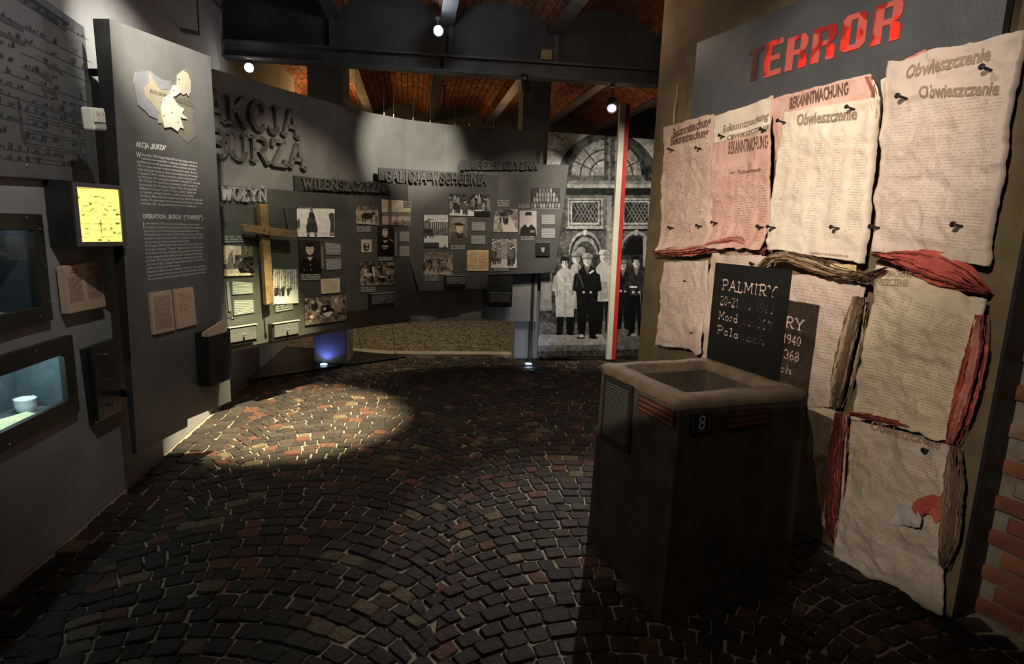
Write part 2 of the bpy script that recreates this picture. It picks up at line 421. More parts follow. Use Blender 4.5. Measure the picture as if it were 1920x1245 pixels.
# ------------------------------------------------------------------ lettering
def arc(cx, cy, rx, ry, a0, a1, n=10):
    return [(cx + rx * math.cos(R(a0 + (a1 - a0) * i / n)), cy + ry * math.sin(R(a0 + (a1 - a0) * i / n))) for i in range(n + 1)]
G = {  # glyph: width, strokes, slab feet (x, y)
 'A': (.86, [[(.08, 0), (.43, 1), (.78, 0)], [(.22, .36), (.64, .36)]], [(.08, 0), (.78, 0)]),
 'B': (.74, [[(.12, 0), (.12, 1)], [(.12, 1)] + arc(.42, .76, .24, .24, 90, -90) + [(.12, .52)], [(.12, .52)] + arc(.42, .26, .26, .26, 90, -90) + [(.12, 0)]], [(.08, 0), (.08, 1)]),
 'C': (.76, [arc(.42, .5, .34, .5, 40, 320, 18), [(.69, .72), (.69, .95)]], []),
 'D': (.8, [[(.12, 0), (.12, 1)], [(.12, 1)] + arc(.38, .5, .34, .5, 90, -90, 14) + [(.12, 0)]], [(.08, 0), (.08, 1)]),
 'E': (.7, [[(.12, 0), (.12, 1)], [(.05, 1), (.62, 1), (.62, .82)], [(.05, 0), (.64, 0), (.64, .2)], [(.12, .52), (.46, .52)], [(.46, .4), (.46, .64)]], []),
 'G': (.8, [arc(.42, .5, .34, .5, 40, 330, 18), [(.46, .42), (.78, .42)], [(.70, .42), (.70, .05)]], []),
 'H': (.86, [[(.14, 0), (.14, 1)], [(.72, 0), (.72, 1)], [(.14, .5), (.72, .5)]], [(.14, 0), (.14, 1), (.72, 0), (.72, 1)]),
 'I': (.42, [[(.21, 0), (.21, 1)]], [(.21, 0), (.21, 1)]),
 'J': (.62, [[(.44, 1), (.44, .22)] + arc(.25, .22, .19, .22, 0, -170, 8)], [(.42, 1)]),
 'K': (.84, [[(.14, 0), (.14, 1)], [(.70, 1), (.14, .42)], [(.32, .58), (.74, 0)]], [(.14, 0), (.14, 1), (.70, 1), (.74, 0)]),
 'L': (.66, [[(.16, 0), (.16, 1)], [(.05, 0), (.6, 0), (.6, .24)]], [(.16, 1)]),
 'Ł': (.66, [[(.16, 0), (.16, 1)], [(.05, 0), (.6, 0), (.6, .24)], [(0, .4), (.36, .66)]], [(.16, 1)]),
 'M': (.98, [[(.14, 0), (.14, 1), (.49, .3), (.84, 1), (.84, 0)]], [(.14, 0), (.84, 0), (.12, 1), (.86, 1)]),
 'N': (.88, [[(.14, 0), (.14, 1), (.74, 0), (.74, 1)]], [(.14, 0), (.12, 1), (.74, 1)]),
 'Ń': (.88, [[(.14, 0), (.14, 1), (.74, 0), (.74, 1)], [(.40, 1.1), (.56, 1.26)]], [(.14, 0), (.12, 1), (.74, 1)]),
 'O': (.8, [arc(.4, .5, .33, .5, 0, 360, 22)], []),
 'P': (.72, [[(.14, 0), (.14, 1)], [(.14, 1)] + arc(.40, .73, .27, .27, 90, -90) + [(.14, .46)]], [(.14, 0), (.08, 1)]),
 'R': (.82, [[(.14, 0), (.14, 1)], [(.14, 1)] + arc(.42, .74, .26, .26, 90, -90) + [(.14, .48)], [(.40, .48), (.72, 0)]], [(.14, 0), (.08, 1), (.74, 0)]),
 'S': (.68, [arc(.34, .74, .25, .26, 30, 270, 12) + arc(.34, .25, .27, .25, 90, -150, 12), [(.57, .78), (.57, .98)], [(.09, .02), (.09, .24)]], []),
 'T': (.74, [[(.37, 0), (.37, 1)], [(.05, .8), (.05, 1), (.69, 1), (.69, .8)]], [(.37, 0)]),
 'U': (.84, [[(.14, 1), (.14, .3)] + arc(.42, .3, .28, .3, 180, 360, 12) + [(.70, 1)]], [(.14, 1), (.70, 1)]),
 'W': (1.08, [[(.08, 1), (.30, 0), (.54, .8), (.78, 0), (1.0, 1)]], [(.08, 1), (1.0, 1)]),
 'V': (.84, [[(.08, 1), (.42, 0), (.76, 1)]], [(.08, 1), (.76, 1)]),
 'Y': (.84, [[(.08, 1), (.42, .46), (.76, 1)], [(.42, .46), (.42, 0)]], [(.08, 1), (.76, 1), (.42, 0)]),
 'Z': (.72, [[(.10, .8), (.10, 1), (.62, 1), (.08, 0), (.64, 0), (.64, .22)]], []),
 '0': (.6, [arc(.3, .5, .23, .5, 0, 360, 18)], []), '1': (.5, [[(.1, .8), (.27, 1), (.27, 0)]], [(.27, 0)]),
 '2': (.62, [arc(.3, .74, .23, .26, 170, -20, 10) + [(.08, 0), (.56, 0), (.56, .14)]], []),
 '3': (.62, [arc(.28, .75, .23, .25, 160, -90, 10) + arc(.28, .25, .25, .25, 90, -160, 10)], []),
 '4': (.64, [[(.42, 0), (.42, 1), (.06, .3), (.6, .3)]], [(.42, 0)]),
 '6': (.62, [arc(.32, .27, .24, .27, 0, 360, 14), arc(.42, .4, .36, .6, 180, 95, 8)], []),
 '8': (.62, [arc(.31, .75, .20, .24, 0, 360, 14), arc(.31, .26, .25, .26, 0, 360, 16)], []),
 '9': (.62, [arc(.30, .73, .24, .27, 0, 360, 14), arc(.20, .6, .36, .6, 0, -85, 8)], []),
 '-': (.5, [[(.1, .4), (.4, .4)]], []), ' ': (.5, [], []),
 'a': (.6, [arc(.28, .24, .2, .24, 0, 360, 14), [(.5, .5), (.5, 0)]], [(.52, 0)]), 'c': (.56, [arc(.3, .26, .22, .26, 40, 320, 12)], []),
 'd': (.64, [arc(.28, .24, .2, .24, 0, 360, 14), [(.5, 1), (.5, 0)]], [(.52, 0), (.45, 1)]),
 'h': (.66, [[(.12, 0), (.12, 1)], arc(.32, .3, .2, .24, 180, 0, 8) + [(.52, 0)]], [(.12, 0), (.52, 0)]),
 'k': (.66, [[(.12, 0), (.12, 1)], [(.5, .55), (.12, .22)], [(.24, .34), (.54, 0)]], [(.12, 0), (.54, 0)]),
 'l': (.4, [[(.2, 0), (.2, 1)]], [(.2, 0), (.14, 1)]), 'n': (.66, [[(.12, 0), (.12, .55)], arc(.32, .3, .2, .24, 180, 0, 8) + [(.52, 0)]], [(.12, 0), (.52, 0)]),
 'o': (.58, [arc(.29, .26, .22, .26, 0, 360, 14)], []), 'r': (.52, [[(.14, 0), (.14, .55)], arc(.34, .3, .2, .24, 180, 50, 6)], [(.14, 0)]),
}
def text_width(s, gap=.08): return sum(G[c][0] + gap for c in s) - gap

def glyph_boxes(mb, c, T, wd, y0, y1, slab=True, sw=.15):
    """T maps glyph units to plane (u,z); strokes become bars"""
    def bar(p, q, w_, e=0.0):
        (xa, ya), (xb, yb) = p, q; L = math.hypot(xb - xa, yb - ya)
        if L < 1e-6: return
        dx, dy = (xb - xa) / L, (yb - ya) / L; ex, ey = dx * e, dy * e; nx, ny = -dy * w_ / 2, dx * w_ / 2
        mb.prism([T(xa - ex - nx, ya - ey - ny), T(xb + ex - nx, yb + ey - ny), T(xb + ex + nx, yb + ey + ny), T(xa - ex + nx, ya - ey + ny)], y0, y1)
    for st in G[c][1]:
        for p, q in zip(st[:-1], st[1:]): bar(p, q, wd, wd * .30)
    if slab:
        for x, y in G[c][2]:
            yy = y + (wd * .30 if y == 0 else -wd * .30)
            bar((x - sw, yy), (x + sw, yy), wd * .6)

def slab_sign(th, s, pl, bl, br, tl, off, depth, mat, wd=.17, slab=True, gap=.08, parent=None, trr=None):
    """raised letters between two baseline picture points; tl is above bl at cap height. Every letter is a part."""
    u0, z0 = pl.uz(*bl, off); u1, z1 = pl.uz(*br, off); ut, zt = pl.uz(*tl, off)
    h = zt - z0; W = text_width(s, gap); sx = (u1 - u0) / W; sl = (z1 - z0) / (u1 - u0); x = 0
    for i, c in enumerate(s):
        if c != ' ':
            ox = x
            T = lambda gx, gy: (u0 + (ox + gx) * sx, z0 + sl * (ox + gx) * sx + gy * h)
            mb = MB(); glyph_boxes(mb, c, T, wd, -off - depth, -off + .002, slab)
            # slab thickness differs with the letter's width scale
            th.part('letter', mb, mat, parent)
        x += G[c][0] + gap

_tc = bpy.data.curves.new('text_source', 'FONT'); _to = bpy.data.objects.new('text_source', _tc); COL.objects.link(_to)
def text_mesh(body, bold=0.0, res=2):
    _tc.body = body; _tc.size = 1.0; _tc.offset = bold; _tc.resolution_u = res
    dg = bpy.context.evaluated_depsgraph_get(); dg.update()
    me = _to.evaluated_get(dg).to_mesh()
    v = np.array([q.co[:] for q in me.vertices], float).reshape(-1, 3); f = [tuple(p.vertices) for p in me.polygons]
    _to.evaluated_get(dg).to_mesh_clear()
    return v[:, :2], f

def print_text(mb, body, pl, bl, br, tl, off, bold=.01, conform=None, lift=.003, caph=.70, shear=0.0):
    """flat lettering: baseline from picture point bl to br, capitals reaching tl"""
    v, f = text_mesh(body, bold)
    if not len(v): return mb
    u0, z0 = pl.uz(*bl, off); u1, z1 = pl.uz(*br, off); ut, zt = pl.uz(*tl, off)
    x0, x1 = v[:, 0].min(), v[:, 0].max(); h = (zt - z0) / caph; sx = (u1 - u0) / (x1 - x0)
    X = (v[:, 0] - x0) * sx + shear * v[:, 1] * h; U = u0 + X; Z = z0 + (z1 - z0) * X / (u1 - u0) + v[:, 1] * h
    O = conform(U, Z) if conform else np.full(len(U), off)
    return mb.add(list(zip(U, -(O + lift), Z)), f)

# ================================================================== the setting
L = Plane((-1.95, .70), (-2.99, 7.42))                 # left plaster wall, near -> far
RW = Plane((1.06, 4.51), (2.42, 1.39))                 # poster wall, far -> near
AX = R(10.0); A_AX = np.array([-math.sin(AX), math.cos(AX)]); B_AX = np.array([math.cos(AX), math.sin(AX)])
def kerb_y(x): return 7.23 + .14 * (x + 1.63)

# ---- floor of granite setts
mortar = M('sand_joints', (.40, .33, .235), (.24, .195, .135), .95, 0, 30, .5, 120)
stone_m = [M('sett_basalt', (.040, .033, .027), (.020, .0165, .014), .72, 0, 26, 1.0, 70, spec=.3),
           M('sett_grey', (.062, .052, .042), (.034, .028, .023), .72, 0, 26, 1.0, 70, spec=.3),
           M('sett_brown', (.065, .042, .030), (.035, .023, .018), .72, 0, 26, 1.0, 70, spec=.3),
           M('sett_red', (.145, .060, .036), (.075, .034, .023), .72, 0, 26, 1.0, 70, spec=.3),
           M('sett_tan', (.16, .12, .07), (.09, .07, .042), .72, 0, 26, 1.0, 70, spec=.3)]
fl = MB(); fl.hprism([(-2.6, .3), (2.9, .3), (2.9, 7.75), (-3.3, 7.75), (-3.3, 6)], -.10, -.007)
floor = solo('floor', 'cobbled floor of dark granite setts laid in arcs', None, fl, mortar, kind='structure')
setts = []
def sett(poly, mi):
    c = np.mean(poly, 0); zt = random.uniform(-.001, .009); tilt = np.random.uniform(-.03, .03, 2)
    Q = np.array(poly) + np.random.uniform(-.007, .007, (len(poly), 2)); P = []
    for i in range(4):
        a_, b_ = Q[i], Q[(i + 1) % 4]; f1, f2 = random.uniform(.05, .16), random.uniform(.05, .16)
        mid = (a_ + b_) / 2; out = (mid - c) / (np.linalg.norm(mid - c) + 1e-9) * random.uniform(-.002, .0035)
        P += [a_ + (b_ - a_) * f1 + out, b_ + (a_ - b_) * f2 + out]
    P = np.array(P)
    d = P - c; r = np.linalg.norm(d, axis=1, keepdims=True)
    gp_ = random.uniform(.0026, .0052); lo = c + d * (1 - gp_ / r); hi = c + d * (1 - (gp_ + .008) / r)
    n = len(P); z = lambda q, base: base + (q - c) @ tilt
    vs = [(q[0], q[1], -.02) for q in lo] + [(q[0], q[1], z(q, zt - .009)) for q in lo] + [(q[0], q[1], z(q, zt)) for q in hi]
    fs = [(i, (i + 1) % n, (i + 1) % n + n, i + n) for i in range(n)] + [(i + n, (i + 1) % n + n, (i + 1) % n + 2 * n, i + 2 * n) for i in range(n)] + [tuple(range(2 * n, 3 * n))]
    px, py = proj(np.array([c[0], c[1], 0.0]))
    size = 1.0 / max(.2, np.linalg.norm(np.array([c[0], c[1], -CAM_H])))
    inside = -20 < px < 1940 and py < 1262
    setts.append((inside, size, vs, fs, mi))
def pick(): return random.choices(range(5), (44, 24, 19, 8, 5))[0]
def on_floor(c):
    offL = (np.array(c) - L.p0) @ L.n; offR = (np.array(c) - RW.p0) @ RW.n
    return c[1] < kerb_y(c[0]) - .04 and offL > .02 and (offR > -.12 or c[1] > 4.7)
WCOL = 1.62; TH = R(48); RAD = WCOL / 2 / math.sin(TH); SR = .098; _bj = random.Random(2); BJ = {(j, k): _bj.uniform(-.055, .055) for j in range(-2, 4) for k in range(0, 90)}
for j in range(-1, 3):
    xc = -1.12 + WCOL * j
    for k in range(2, 84):
        y0 = k * SR; xl, xr = -WCOL / 2 + BJ[j, k], WCOL / 2 + BJ[j + 1, k]
        THL, THR = -math.asin(-xl / RAD), math.asin(xr / RAD); t = THL - random.uniform(0, .06)
        while t < THR:
            dt = random.uniform(.085, .125) / RAD; t0, t1 = max(t, THL), min(t + dt, THR); t += dt
            if THR - t1 < .05 / RAD: t1 = THR; t = THR + 1
            if t1 - t0 < .03 / RAD: continue
            q = []
            for th_, s_ in ((t0, 0), (t1, 0), (t1, 1), (t0, 1)):
                x = RAD * math.sin(th_); y = RAD * math.cos(th_) - RAD
                if s_: x += math.sin(th_) * SR * math.cos(th_); y += math.cos(th_) * SR * math.cos(th_)
                q.append((xc + max(xl - .018, min(xr + .018, x)), y0 + y))
            c = np.mean(q, 0)
            if c[1] < .75 or not on_floor(c) or (c - L.p0) @ L.n < .33: continue
            sett(q, pick())
for r_ in range(3):                                     # straight courses beside the left wall
    u = .0
    while u < 6.9:
        du = random.uniform(.10, .16); q = [(L.p0 + L.d * a + L.n * b) for a, b in ((u, .02 + .115 * r_), (u, .02 + .115 * (r_ + 1)), (u + du, .02 + .115 * (r_ + 1)), (u + du, .02 + .115 * r_))]
        u += du
        if on_floor(np.mean(q, 0)): sett([tuple(p) for p in q], random.choices(range(5), (60, 20, 14, 4, 2))[0])
setts.sort(key=lambda s: (not s[0], -s[1]))
for s in setts[:300]:
    mb = MB(); mb.add(s[2], s[3]); c = np.mean(np.array(s[2]), 0)
    me = raw_mesh('sett', mb, stone_m[s[4]], shift=(c[0], c[1], 0)); o = bpy.data.objects.new('sett', me); COL.objects.link(o)
    o.location = (c[0], c[1], 0); o.parent = floor
mb = MB()
for s in setts[300:]: mb.add(s[2], s[3], s[4])
o = bpy.data.objects.new('setts', raw_mesh('setts', mb, stone_m)); COL.objects.link(o); o.parent = floor; o['kind'] = 'stuff'

# ---- kerb and the rear floor of small cobbles under the hanging wall
kerb_m = M('kerb_concrete', (.46, .41, .32), (.36, .31, .24), .9, 0, 6, .4, 60)
kx = [(-2.12, 0), (-1.0, 0), (-.4, 0), (.2, 0), (.36, 0)]
kb = MB(); kb.hprism([(-2.15, 7.36), (-1.62, kerb_y(-1.62)), (2.6, kerb_y(2.6)), (2.6, kerb_y(2.6) + .17), (-1.62, kerb_y(-1.62) + .19), (-2.2, 7.55)], -.03, .035)
solo('trim_1', 'pale concrete kerb strip in front of the rear floor', None, kb, kerb_m, kind='structure', bevel=.01)
k = NT('rear_cobbles')
tc = k.n('TexCoord').outputs['Object']; vo = k.n('TexVoronoi', {'Scale': 12.0}, feature='DISTANCE_TO_EDGE'); k.t.links.new(tc, vo.inputs['Vector'])
e = k.ramp(vo.outputs['Distance'], .02, .09)
k.put(k.p.inputs['Base Color'], k.mix(e, (.035, .03, .022), k.mix(k.ramp(k.noise(7), .35, .65), (.25, .21, .14), (.13, .11, .075))))
k.p.inputs['Roughness'].default_value = .85; k.bump(e, .8, .02)
mb = MB(); mb.hprism([(-3.6, 7.5), (-2.2, 7.5), (-1.62, 7.4), (2.7, 7.95), (2.7, 10.9), (-4.2, 10.9)], -.05, .02)
solo('floor_rear', 'small-cobble floor under the hanging partition behind the kerb', None, mb, k.m, kind='structure')

# ---- left wall
mb = MB()
uL = 7.9
def rect_of(q, off):
    P = [L.uz(x, y, off) for x, y in q]
    return ((P[0][0] + P[3][0]) / 2, (P[1][0] + P[2][0]) / 2, (P[2][1] + P[3][1]) / 2, (P[0][1] + P[1][1]) / 2)
CASES = [rect_of([(-75, 400), (79, 399), (101, 602), (-75, 640)], .03), rect_of([(-110, 702), (135, 628), (152, 776), (-110, 900)], .03)]
CDEP = .24
cu_ = sorted({0.0, uL} | {v for c in CASES for v in (c[0] + .03, c[1] - .03)}); cz_ = sorted({0.0, 4.0} | {v for c in CASES for v in (c[2] + .03, c[3] - .03)})
for ua, ub in zip(cu_[:-1], cu_[1:]):                   # wall built round the two showcase openings
    for za, zb in zip(cz_[:-1], cz_[1:]):
        um, zm = (ua + ub) / 2, (za + zb) / 2
        if not any(c[0] < um < c[1] and c[2] < zm < c[3] for c in CASES): mb.box(ua, ub, 0, .30, za, zb)
solo('wall_left', 'smooth dark grey plaster wall carrying the showcases', None, mb, plaster, L, kind='structure')

# ---- black plinth at the foot of the panels
mb = MB(); mb.hprism([(-2.93, 5.62), (-2.36, 6.20), (-1.99, 6.56), (-1.34, 7.13), (-1.62, 7.22), (-2.15, 7.35), (-3.0, 7.45)], -.02, .03)
solo('floor_plinth', 'low black plinth under the hanging panels', None, mb, black_satin, kind='structure', bevel=.006)

# ---- hanging curved partition
pc = [(-2.60, 4.62), (-2.42, 4.98), (-2.24, 5.34), (-2.04, 5.74), (-1.84, 6.12), (-1.60, 6.48), (-1.28, 6.80), (-.88, 7.02), (-.42, 7.16), (.02, 7.22), (.30, 7.25)]
def part_off(i, o):
    a = np.array(pc[max(i - 1, 0)]); b = np.array(pc[min(i + 1, len(pc) - 1)]); d = (b - a) / np.linalg.norm(b - a)
    return np.array(pc[i]) + np.array([-d[1], d[0]]) * o
mb = MB(); n = len(pc); vs = []
for i in range(n):
    f, b_ = np.array(pc[i]), part_off(i, .035)
    vs += [(f[0], f[1], .52), (f[0], f[1], 2.84), (b_[0], b_[1], 2.84), (b_[0], b_[1], .52)]
fs = [(0, 1, 2, 3), tuple(4 * (n - 1) + q for q in (3, 2, 1, 0))]
for i in range(n - 1):
    for q in range(4): fs.append((4 * i + q, 4 * (i + 1) + q, 4 * (i + 1) + (q + 1) % 4, 4 * i + (q + 1) % 4))
mb.add(vs, fs)
wp = solo('wall_partition', 'curved grey exhibition partition hung on wires', None, mb, plaster_dark, kind='structure')
for i in (4, 7):                                        # joint cover strips
    f = np.array(pc[i]); g = part_off(i, -.006); m2 = MB(); d = (np.array(pc[i + 1]) - np.array(pc[i - 1])); d /= np.linalg.norm(d)
    m2.hprism([tuple(f - d * .006), tuple(f + d * .006), tuple(g + d * .006), tuple(g - d * .006)], .52, 2.84)
    o = bpy.data.objects.new('joint_strip', raw_mesh('joint_strip', m2, plaster_dark)); COL.objects.link(o); o.parent = wp

# ---- poster wall (brown plaster) and the brick wall behind it
brown_plaster = M('brown_plaster', (.20, .145, .075), (.115, .082, .042), .9, 0, 3, .5, 40)
mb = MB(); mb.box(-.10, 2.37, .02, .16, 0, 3.62)
solo('wall_posters', 'brown plaster wall behind the torn posters', None, mb, brown_plaster, RW, kind='structure')
mb = MB(); mb.box(2.371, 2.385, .018, .172, 0, 3.62)  # black sheet puts the dark gap at the wall end into colour
solo('trim_2', 'black sheet added on the poster wall end for its dark gap', None, mb, black, RW, kind='structure')
mort2 = M('lime_mortar', (.26, .22, .17), (.15, .13, .10), .95, 0, 10, .6, 60)
mb = MB(); mb.box(2.20, 3.55, .175, .40, 0, 3.62)
wr = solo('wall_right', 'old red brick wall with thick pale mortar at the right edge', None, mb, mort2, RW, kind='structure')
brick_m = [M('brick_red', (.25, .085, .040), (.13, .048, .028), .9, 0, 8, .8, 40), M('brick_orange', (.30, .12, .05), (.18, .07, .035), .9, 0, 8, .8, 40),
           M('brick_dark', (.12, .058, .038), (.075, .04, .03), .9, 0, 8, .8, 40), M('brick_limed', (.30, .235, .16), (.20, .11, .065), .9, 0, 8, .8, 40)]
def brick_mesh(i):
    mb = MB(); rs = np.random.RandomState(i)
    vs = []
    for y, ins in ((.03, 0), (-.004, 0), (-.016, .008)):
        for x, z in ((-.5, -.5), (.5, -.5), (.5, .5), (-.5, .5)):
            vs.append(((.252 - 2 * ins) * x + rs.uniform(-.005, .005), y + rs.uniform(-.003, .003), (.070 - 2 * ins) * z + rs.uniform(-.003, .003)))
    fs = [(a, (a + 1) % 4, (a + 1) % 4 + 4, a + 4) for a in range(4)] + [(a + 4, (a + 1) % 4 + 4, (a + 1) % 4 + 8, a + 8) for a in range(4)] + [(8, 9, 10, 11)]
    mb.add(vs, fs)
    return [raw_mesh('brick', mb, m) for m in brick_m]
brick_meshes = [brick_mesh(i) for i in range(6)]
for r_ in range(40):
    z = .045 + r_ * .083; u = 2.37 + (.07 if r_ % 2 else -.06)
    while u < 3.5:
        me = random.choice(brick_meshes)[random.choices(range(4), (4, 4, 3, 3))[0]]
        o = bpy.data.objects.new('brick', me); COL.objects.link(o); o.parent = wr
        o.location = (u + .125, .175 + random.uniform(-.006, .008), z); o.rotation_euler = (0, random.uniform(-.012, .012), 0)
        u += .262

# ---- rear wall and right side behind the mural
dark_wall = M('dark_rear_wall', (.05, .05, .052), (.03, .03, .03), .9)
BK = Plane((-4.3, 10.2), (2.6, 11.4))
mb = MB(); mb.box(0, 7.0, 0, .2, 0, 4.0)
solo('wall_back', 'dark rear wall beyond the hanging partition', None, mb, dark_wall, BK, kind='structure')

# ---- ceiling: shallow brick vaults between steel joists
vault_mortar = M('vault_mortar', (.14, .075, .045), (.08, .042, .028), .95, 0, 8, .4)
vb = [M('vault_brick_red', (.22, .070, .035), (.13, .042, .024), .9, 0, 9, .6, 40), M('vault_brick_brown', (.17, .068, .035), (.09, .04, .024), .9, 0, 9, .6, 40),
      M('vault_brick_orange', (.27, .105, .045), (.16, .06, .03), .9, 0, 9, .6, 40)]
S0, DS, ZS, RISE = .306, 1.024, 3.56, .20
T0, T1 = 3.6, 10.9
HW = (DS - .06) / 2; RV = (HW * HW + RISE * RISE) / (2 * RISE); PHI = math.asin(HW / RV)
def vpt(s, t, z): return (B_AX[0] * s + A_AX[0] * t, B_AX[1] * s + A_AX[1] * t, z)
def vault_xy(k, ph, r=0.0): return S0 + DS * (k + .5) + (RV - r) * math.sin(ph), ZS + (RV - r) * math.cos(ph) - RV * math.cos(PHI)
mb = MB()
for kbay in range(-4, 3):
    nn = 14; prev = None
    for i in range(nn + 1):
        s, z = vault_xy(kbay, -PHI + 2 * PHI * i / nn); cur = [vpt(s, T0, z + .02), vpt(s, T1, z + .02), vpt(s, T1, z + .10), vpt(s, T0, z + .10)]
        if prev: mb.add(prev + cur, [(0, 1, 5, 4), (3, 7, 6, 2), (0, 4, 7, 3), (1, 2, 6, 5)])
        prev = cur
ceiling = solo('ceiling', 'shallow red brick vaults between grey steel joists', None, mb, vault_mortar, kind='structure')
vbricks = []
NC = 13
for kbay in range(-4, 3):
    for c_ in range(NC):
        pa = -PHI + 2 * PHI * (c_ + .06) / NC; pb = -PHI + 2 * PHI * (c_ + .94) / NC
        t = T0 + (.13 if c_ % 2 else 0) + .02
        while t < T1 - .25:
            dz = random.uniform(-.004, .004); q = []
            for rr in (.0, -.03):
                for ph, tt in ((pa, t), (pb, t), (pb, t + .245), (pa, t + .245)):
                    s, z = vault_xy(kbay, ph, .0); q.append(vpt(s, tt, z + dz - rr))
            t += .262; c = np.mean(q, 0)
            px, py = proj(c); hid = not (0 < px < 1920 and -15 < py < 245) or (c[1] > 6.1 and c[1] < 7.3)
            vbricks.append((hid, np.linalg.norm(c - CAMP), q, random.choices(range(3), (5, 4, 2))[0]))
vbricks.sort(key=lambda b: (bool(b[0]), b[1]))
bf = [(0, 1, 2, 3), (0, 4, 5, 1), (1, 5, 6, 2), (2, 6, 7, 3), (3, 7, 4, 0)]
bf = [tuple(reversed(f)) for f in bf]
for b in vbricks[:300]:
    m2 = MB(); m2.add(b[2], bf); c = np.mean(b[2], 0); o = bpy.data.objects.new('brick', raw_mesh('vault_brick', m2, vb[b[3]], shift=c)); COL.objects.link(o); o.location = c; o.parent = ceiling
m2 = MB()
for b in vbricks[300:]: m2.add(b[2], bf, b[3])
o = bpy.data.objects.new('vault_bricks', raw_mesh('vault_bricks', m2, vb)); COL.objects.link(o); o.parent = ceiling; o['kind'] = 'stuff'
for kb_ in range(-4, 4):                               # joists: flange and web
    s = S0 + DS * kb_; m2 = MB()
    for (sa, sb, za, zb) in ((-.065, .065, 3.50, 3.515), (-.012, .012, 3.515, 3.60)):
        P = [vpt(s + sa, T0, za), vpt(s + sb, T0, za), vpt(s + sb, T1, za), vpt(s + sa, T1, za)]
        m2.add(P + [(p[0], p[1], zb) for p in P], [(0, 3, 2, 1), (4, 5, 6, 7), (0, 1, 5, 4), (1, 2, 6, 5), (2, 3, 7, 6), (3, 0, 4, 7)])
    o = bpy.data.objects.new('joist', raw_mesh('joist', m2, steel_dark)); COL.objects.link(o); o.parent = ceiling

# ---- main steel beam with boarded infill above it
MBM = Plane((-3.05, 5.55), (1.62, 6.09))
th = Thing('steel_beam', 'long dark steel beam crossing the hall below the brick vaults', 'beam', MBM, 2.3, 3.10)
m2 = MB(); m2.box(0, MBM.len, -.07, .07, 3.10, 3.118); th.part('bottom_flange', m2, steel_dark)
m2 = MB(); m2.box(0, MBM.len, -.008, .008, 3.118, 3.232); th.part('web', m2, steel_dark)
m2 = MB(); m2.box(0, MBM.len, -.075, .07, 3.232, 3.25); th.part('top_flange', m2, steel_dark)
for px in (170, 420, 835):
    u, z = MBM.uz(px, 100, .02); m2 = MB(); m2.box(u - .006, u + .006, -.066, -.008, 3.118, 3.232); th.part('stiffener', m2, steel_dark)
th = Thing('infill_boards', 'dark boards closing the vault ends above the steel beam', 'panel', MBM, 2.3, 3.25)
us = sorted(MBM.uz(px, 50, 0)[0] for px in (190, 396, 623, 846, 1043))
us = [0.0] + us + [MBM.len]
for a, b in zip(us[:-1], us[1:]):
    m2 = MB(); m2.box(a + .012, b - .012, -.01, .01, 3.25, 3.86); th.part('board', m2, infill_m)
for a in us[1:-1]:
    m2 = MB(); m2.box(a - .022, a + .022, -.04, .03, 3.25, 3.62); th.part('post', m2, steel_dark)
u, z = MBM.uz(1025, 109, .1); m2 = MB(); m2.box(u - .05, u + .05, -.12, -.02, 3.252, 3.34)
solo('junction_box', 'small ochre junction box on top of the steel beam', 'box', m2, M('ochre_paint', (.32, .25, .12), None, .7), MBM, u, 3.252, .07, bevel=.006)

# ---- pillars
pil_m = M('pillar_plaster', (.27, .265, .25), (.20, .197, .19), .8, 0, 3, .2, 60)
x0, y0 = at_z(619, 682, .03)[:2]
m2 = MB(); m2.box(-.19, .19, 0, .36, .03, 3.52)
PB = Plane((x0, 6.62), (x0 + 1, 6.68))
solo('pillar', 'grey square pillar behind the hanging wall, blue lit at its foot', 'pillar', m2, pil_m, PB, 0, .03, bevel=.012)
PN = Plane(tuple(at_z(963, 673, 0)[:2]), tuple(at_z(1012, 673, 0)[:2]))
th = Thing('pillar', 'pale grey square pillar bearing the number 9 beside the door mural', 'pillar', PN, .17, 0)
m2 = MB(); m2.box(0, .345, 0, .34, 0, 3.52); th.part('shaft', m2, pil_m, bevel=.012)
plate(th, 'number_plate', PN, [(987, 541), (1001, 541), (1000, 557), (986, 557)], .006, .005, black)
u, z = PN.uz(994, 549, .007); m2 = MB(); print_text(m2, '9', PN, (990.5, 555), (997, 555), (990.5, 543), .0065, .02); th.part('digit', m2, white_ink)
plate(th, 'dark_strip', PN, [(985, 532), (1009, 532), (1009, 539), (985, 539)], .012, .012, black)

# ================================================================== left wall exhibits
def knob(th, pl, px, py, off, r, mat, parent=None, name='knob', ln=.02):
    u, z = pl.uz(px, py, off); mb = MB()
    mb.lathe([(r * .5, 0), (r * .45, ln * .4), (r, ln * .6), (r, ln * .85), (r * .6, ln)], (u, -off + .001, z), (0, -1, 0), 12)
    return th.part(name, mb, mat, parent, smooth=False)

# ---- big etched chart at the upper left
q = [(-70, -112), (158, 51), (186, 343), (-70, 326)]
u, z = L.uz(60, 336, .03)
th = Thing('chart_board', 'large dark etched chart board high on the left wall', 'board', L, u, z, .0)
chart_m = M('etched_zinc', (.17, .172, .18), (.12, .122, .128), .42, .35, 3, .15, 60)
plate(th, 'plate', L, q, .03, .03, chart_m, bevel=.003)
etch = M('etching_ink', (.055, .055, .06), None, .6)
mb = MB(); O_ = .0315
def eline(mb, pts, wd, off=O_):
    for a, b in zip(pts[:-1], pts[1:]):
        (ua, za), (ub, zb) = L.uz(*a, off), L.uz(*b, off); l = math.hypot(ub - ua, zb - za)
        if l < 1e-5: continue
        nx, nz = -(zb - za) / l * wd / 2, (ub - ua) / l * wd / 2
        mb.add([(ua - nx, -off, za - nz), (ub - nx, -off, zb - nz), (ub + nx, -off, zb + nz), (ua + nx, -off, za + nz)], [(0, 1, 2, 3)])
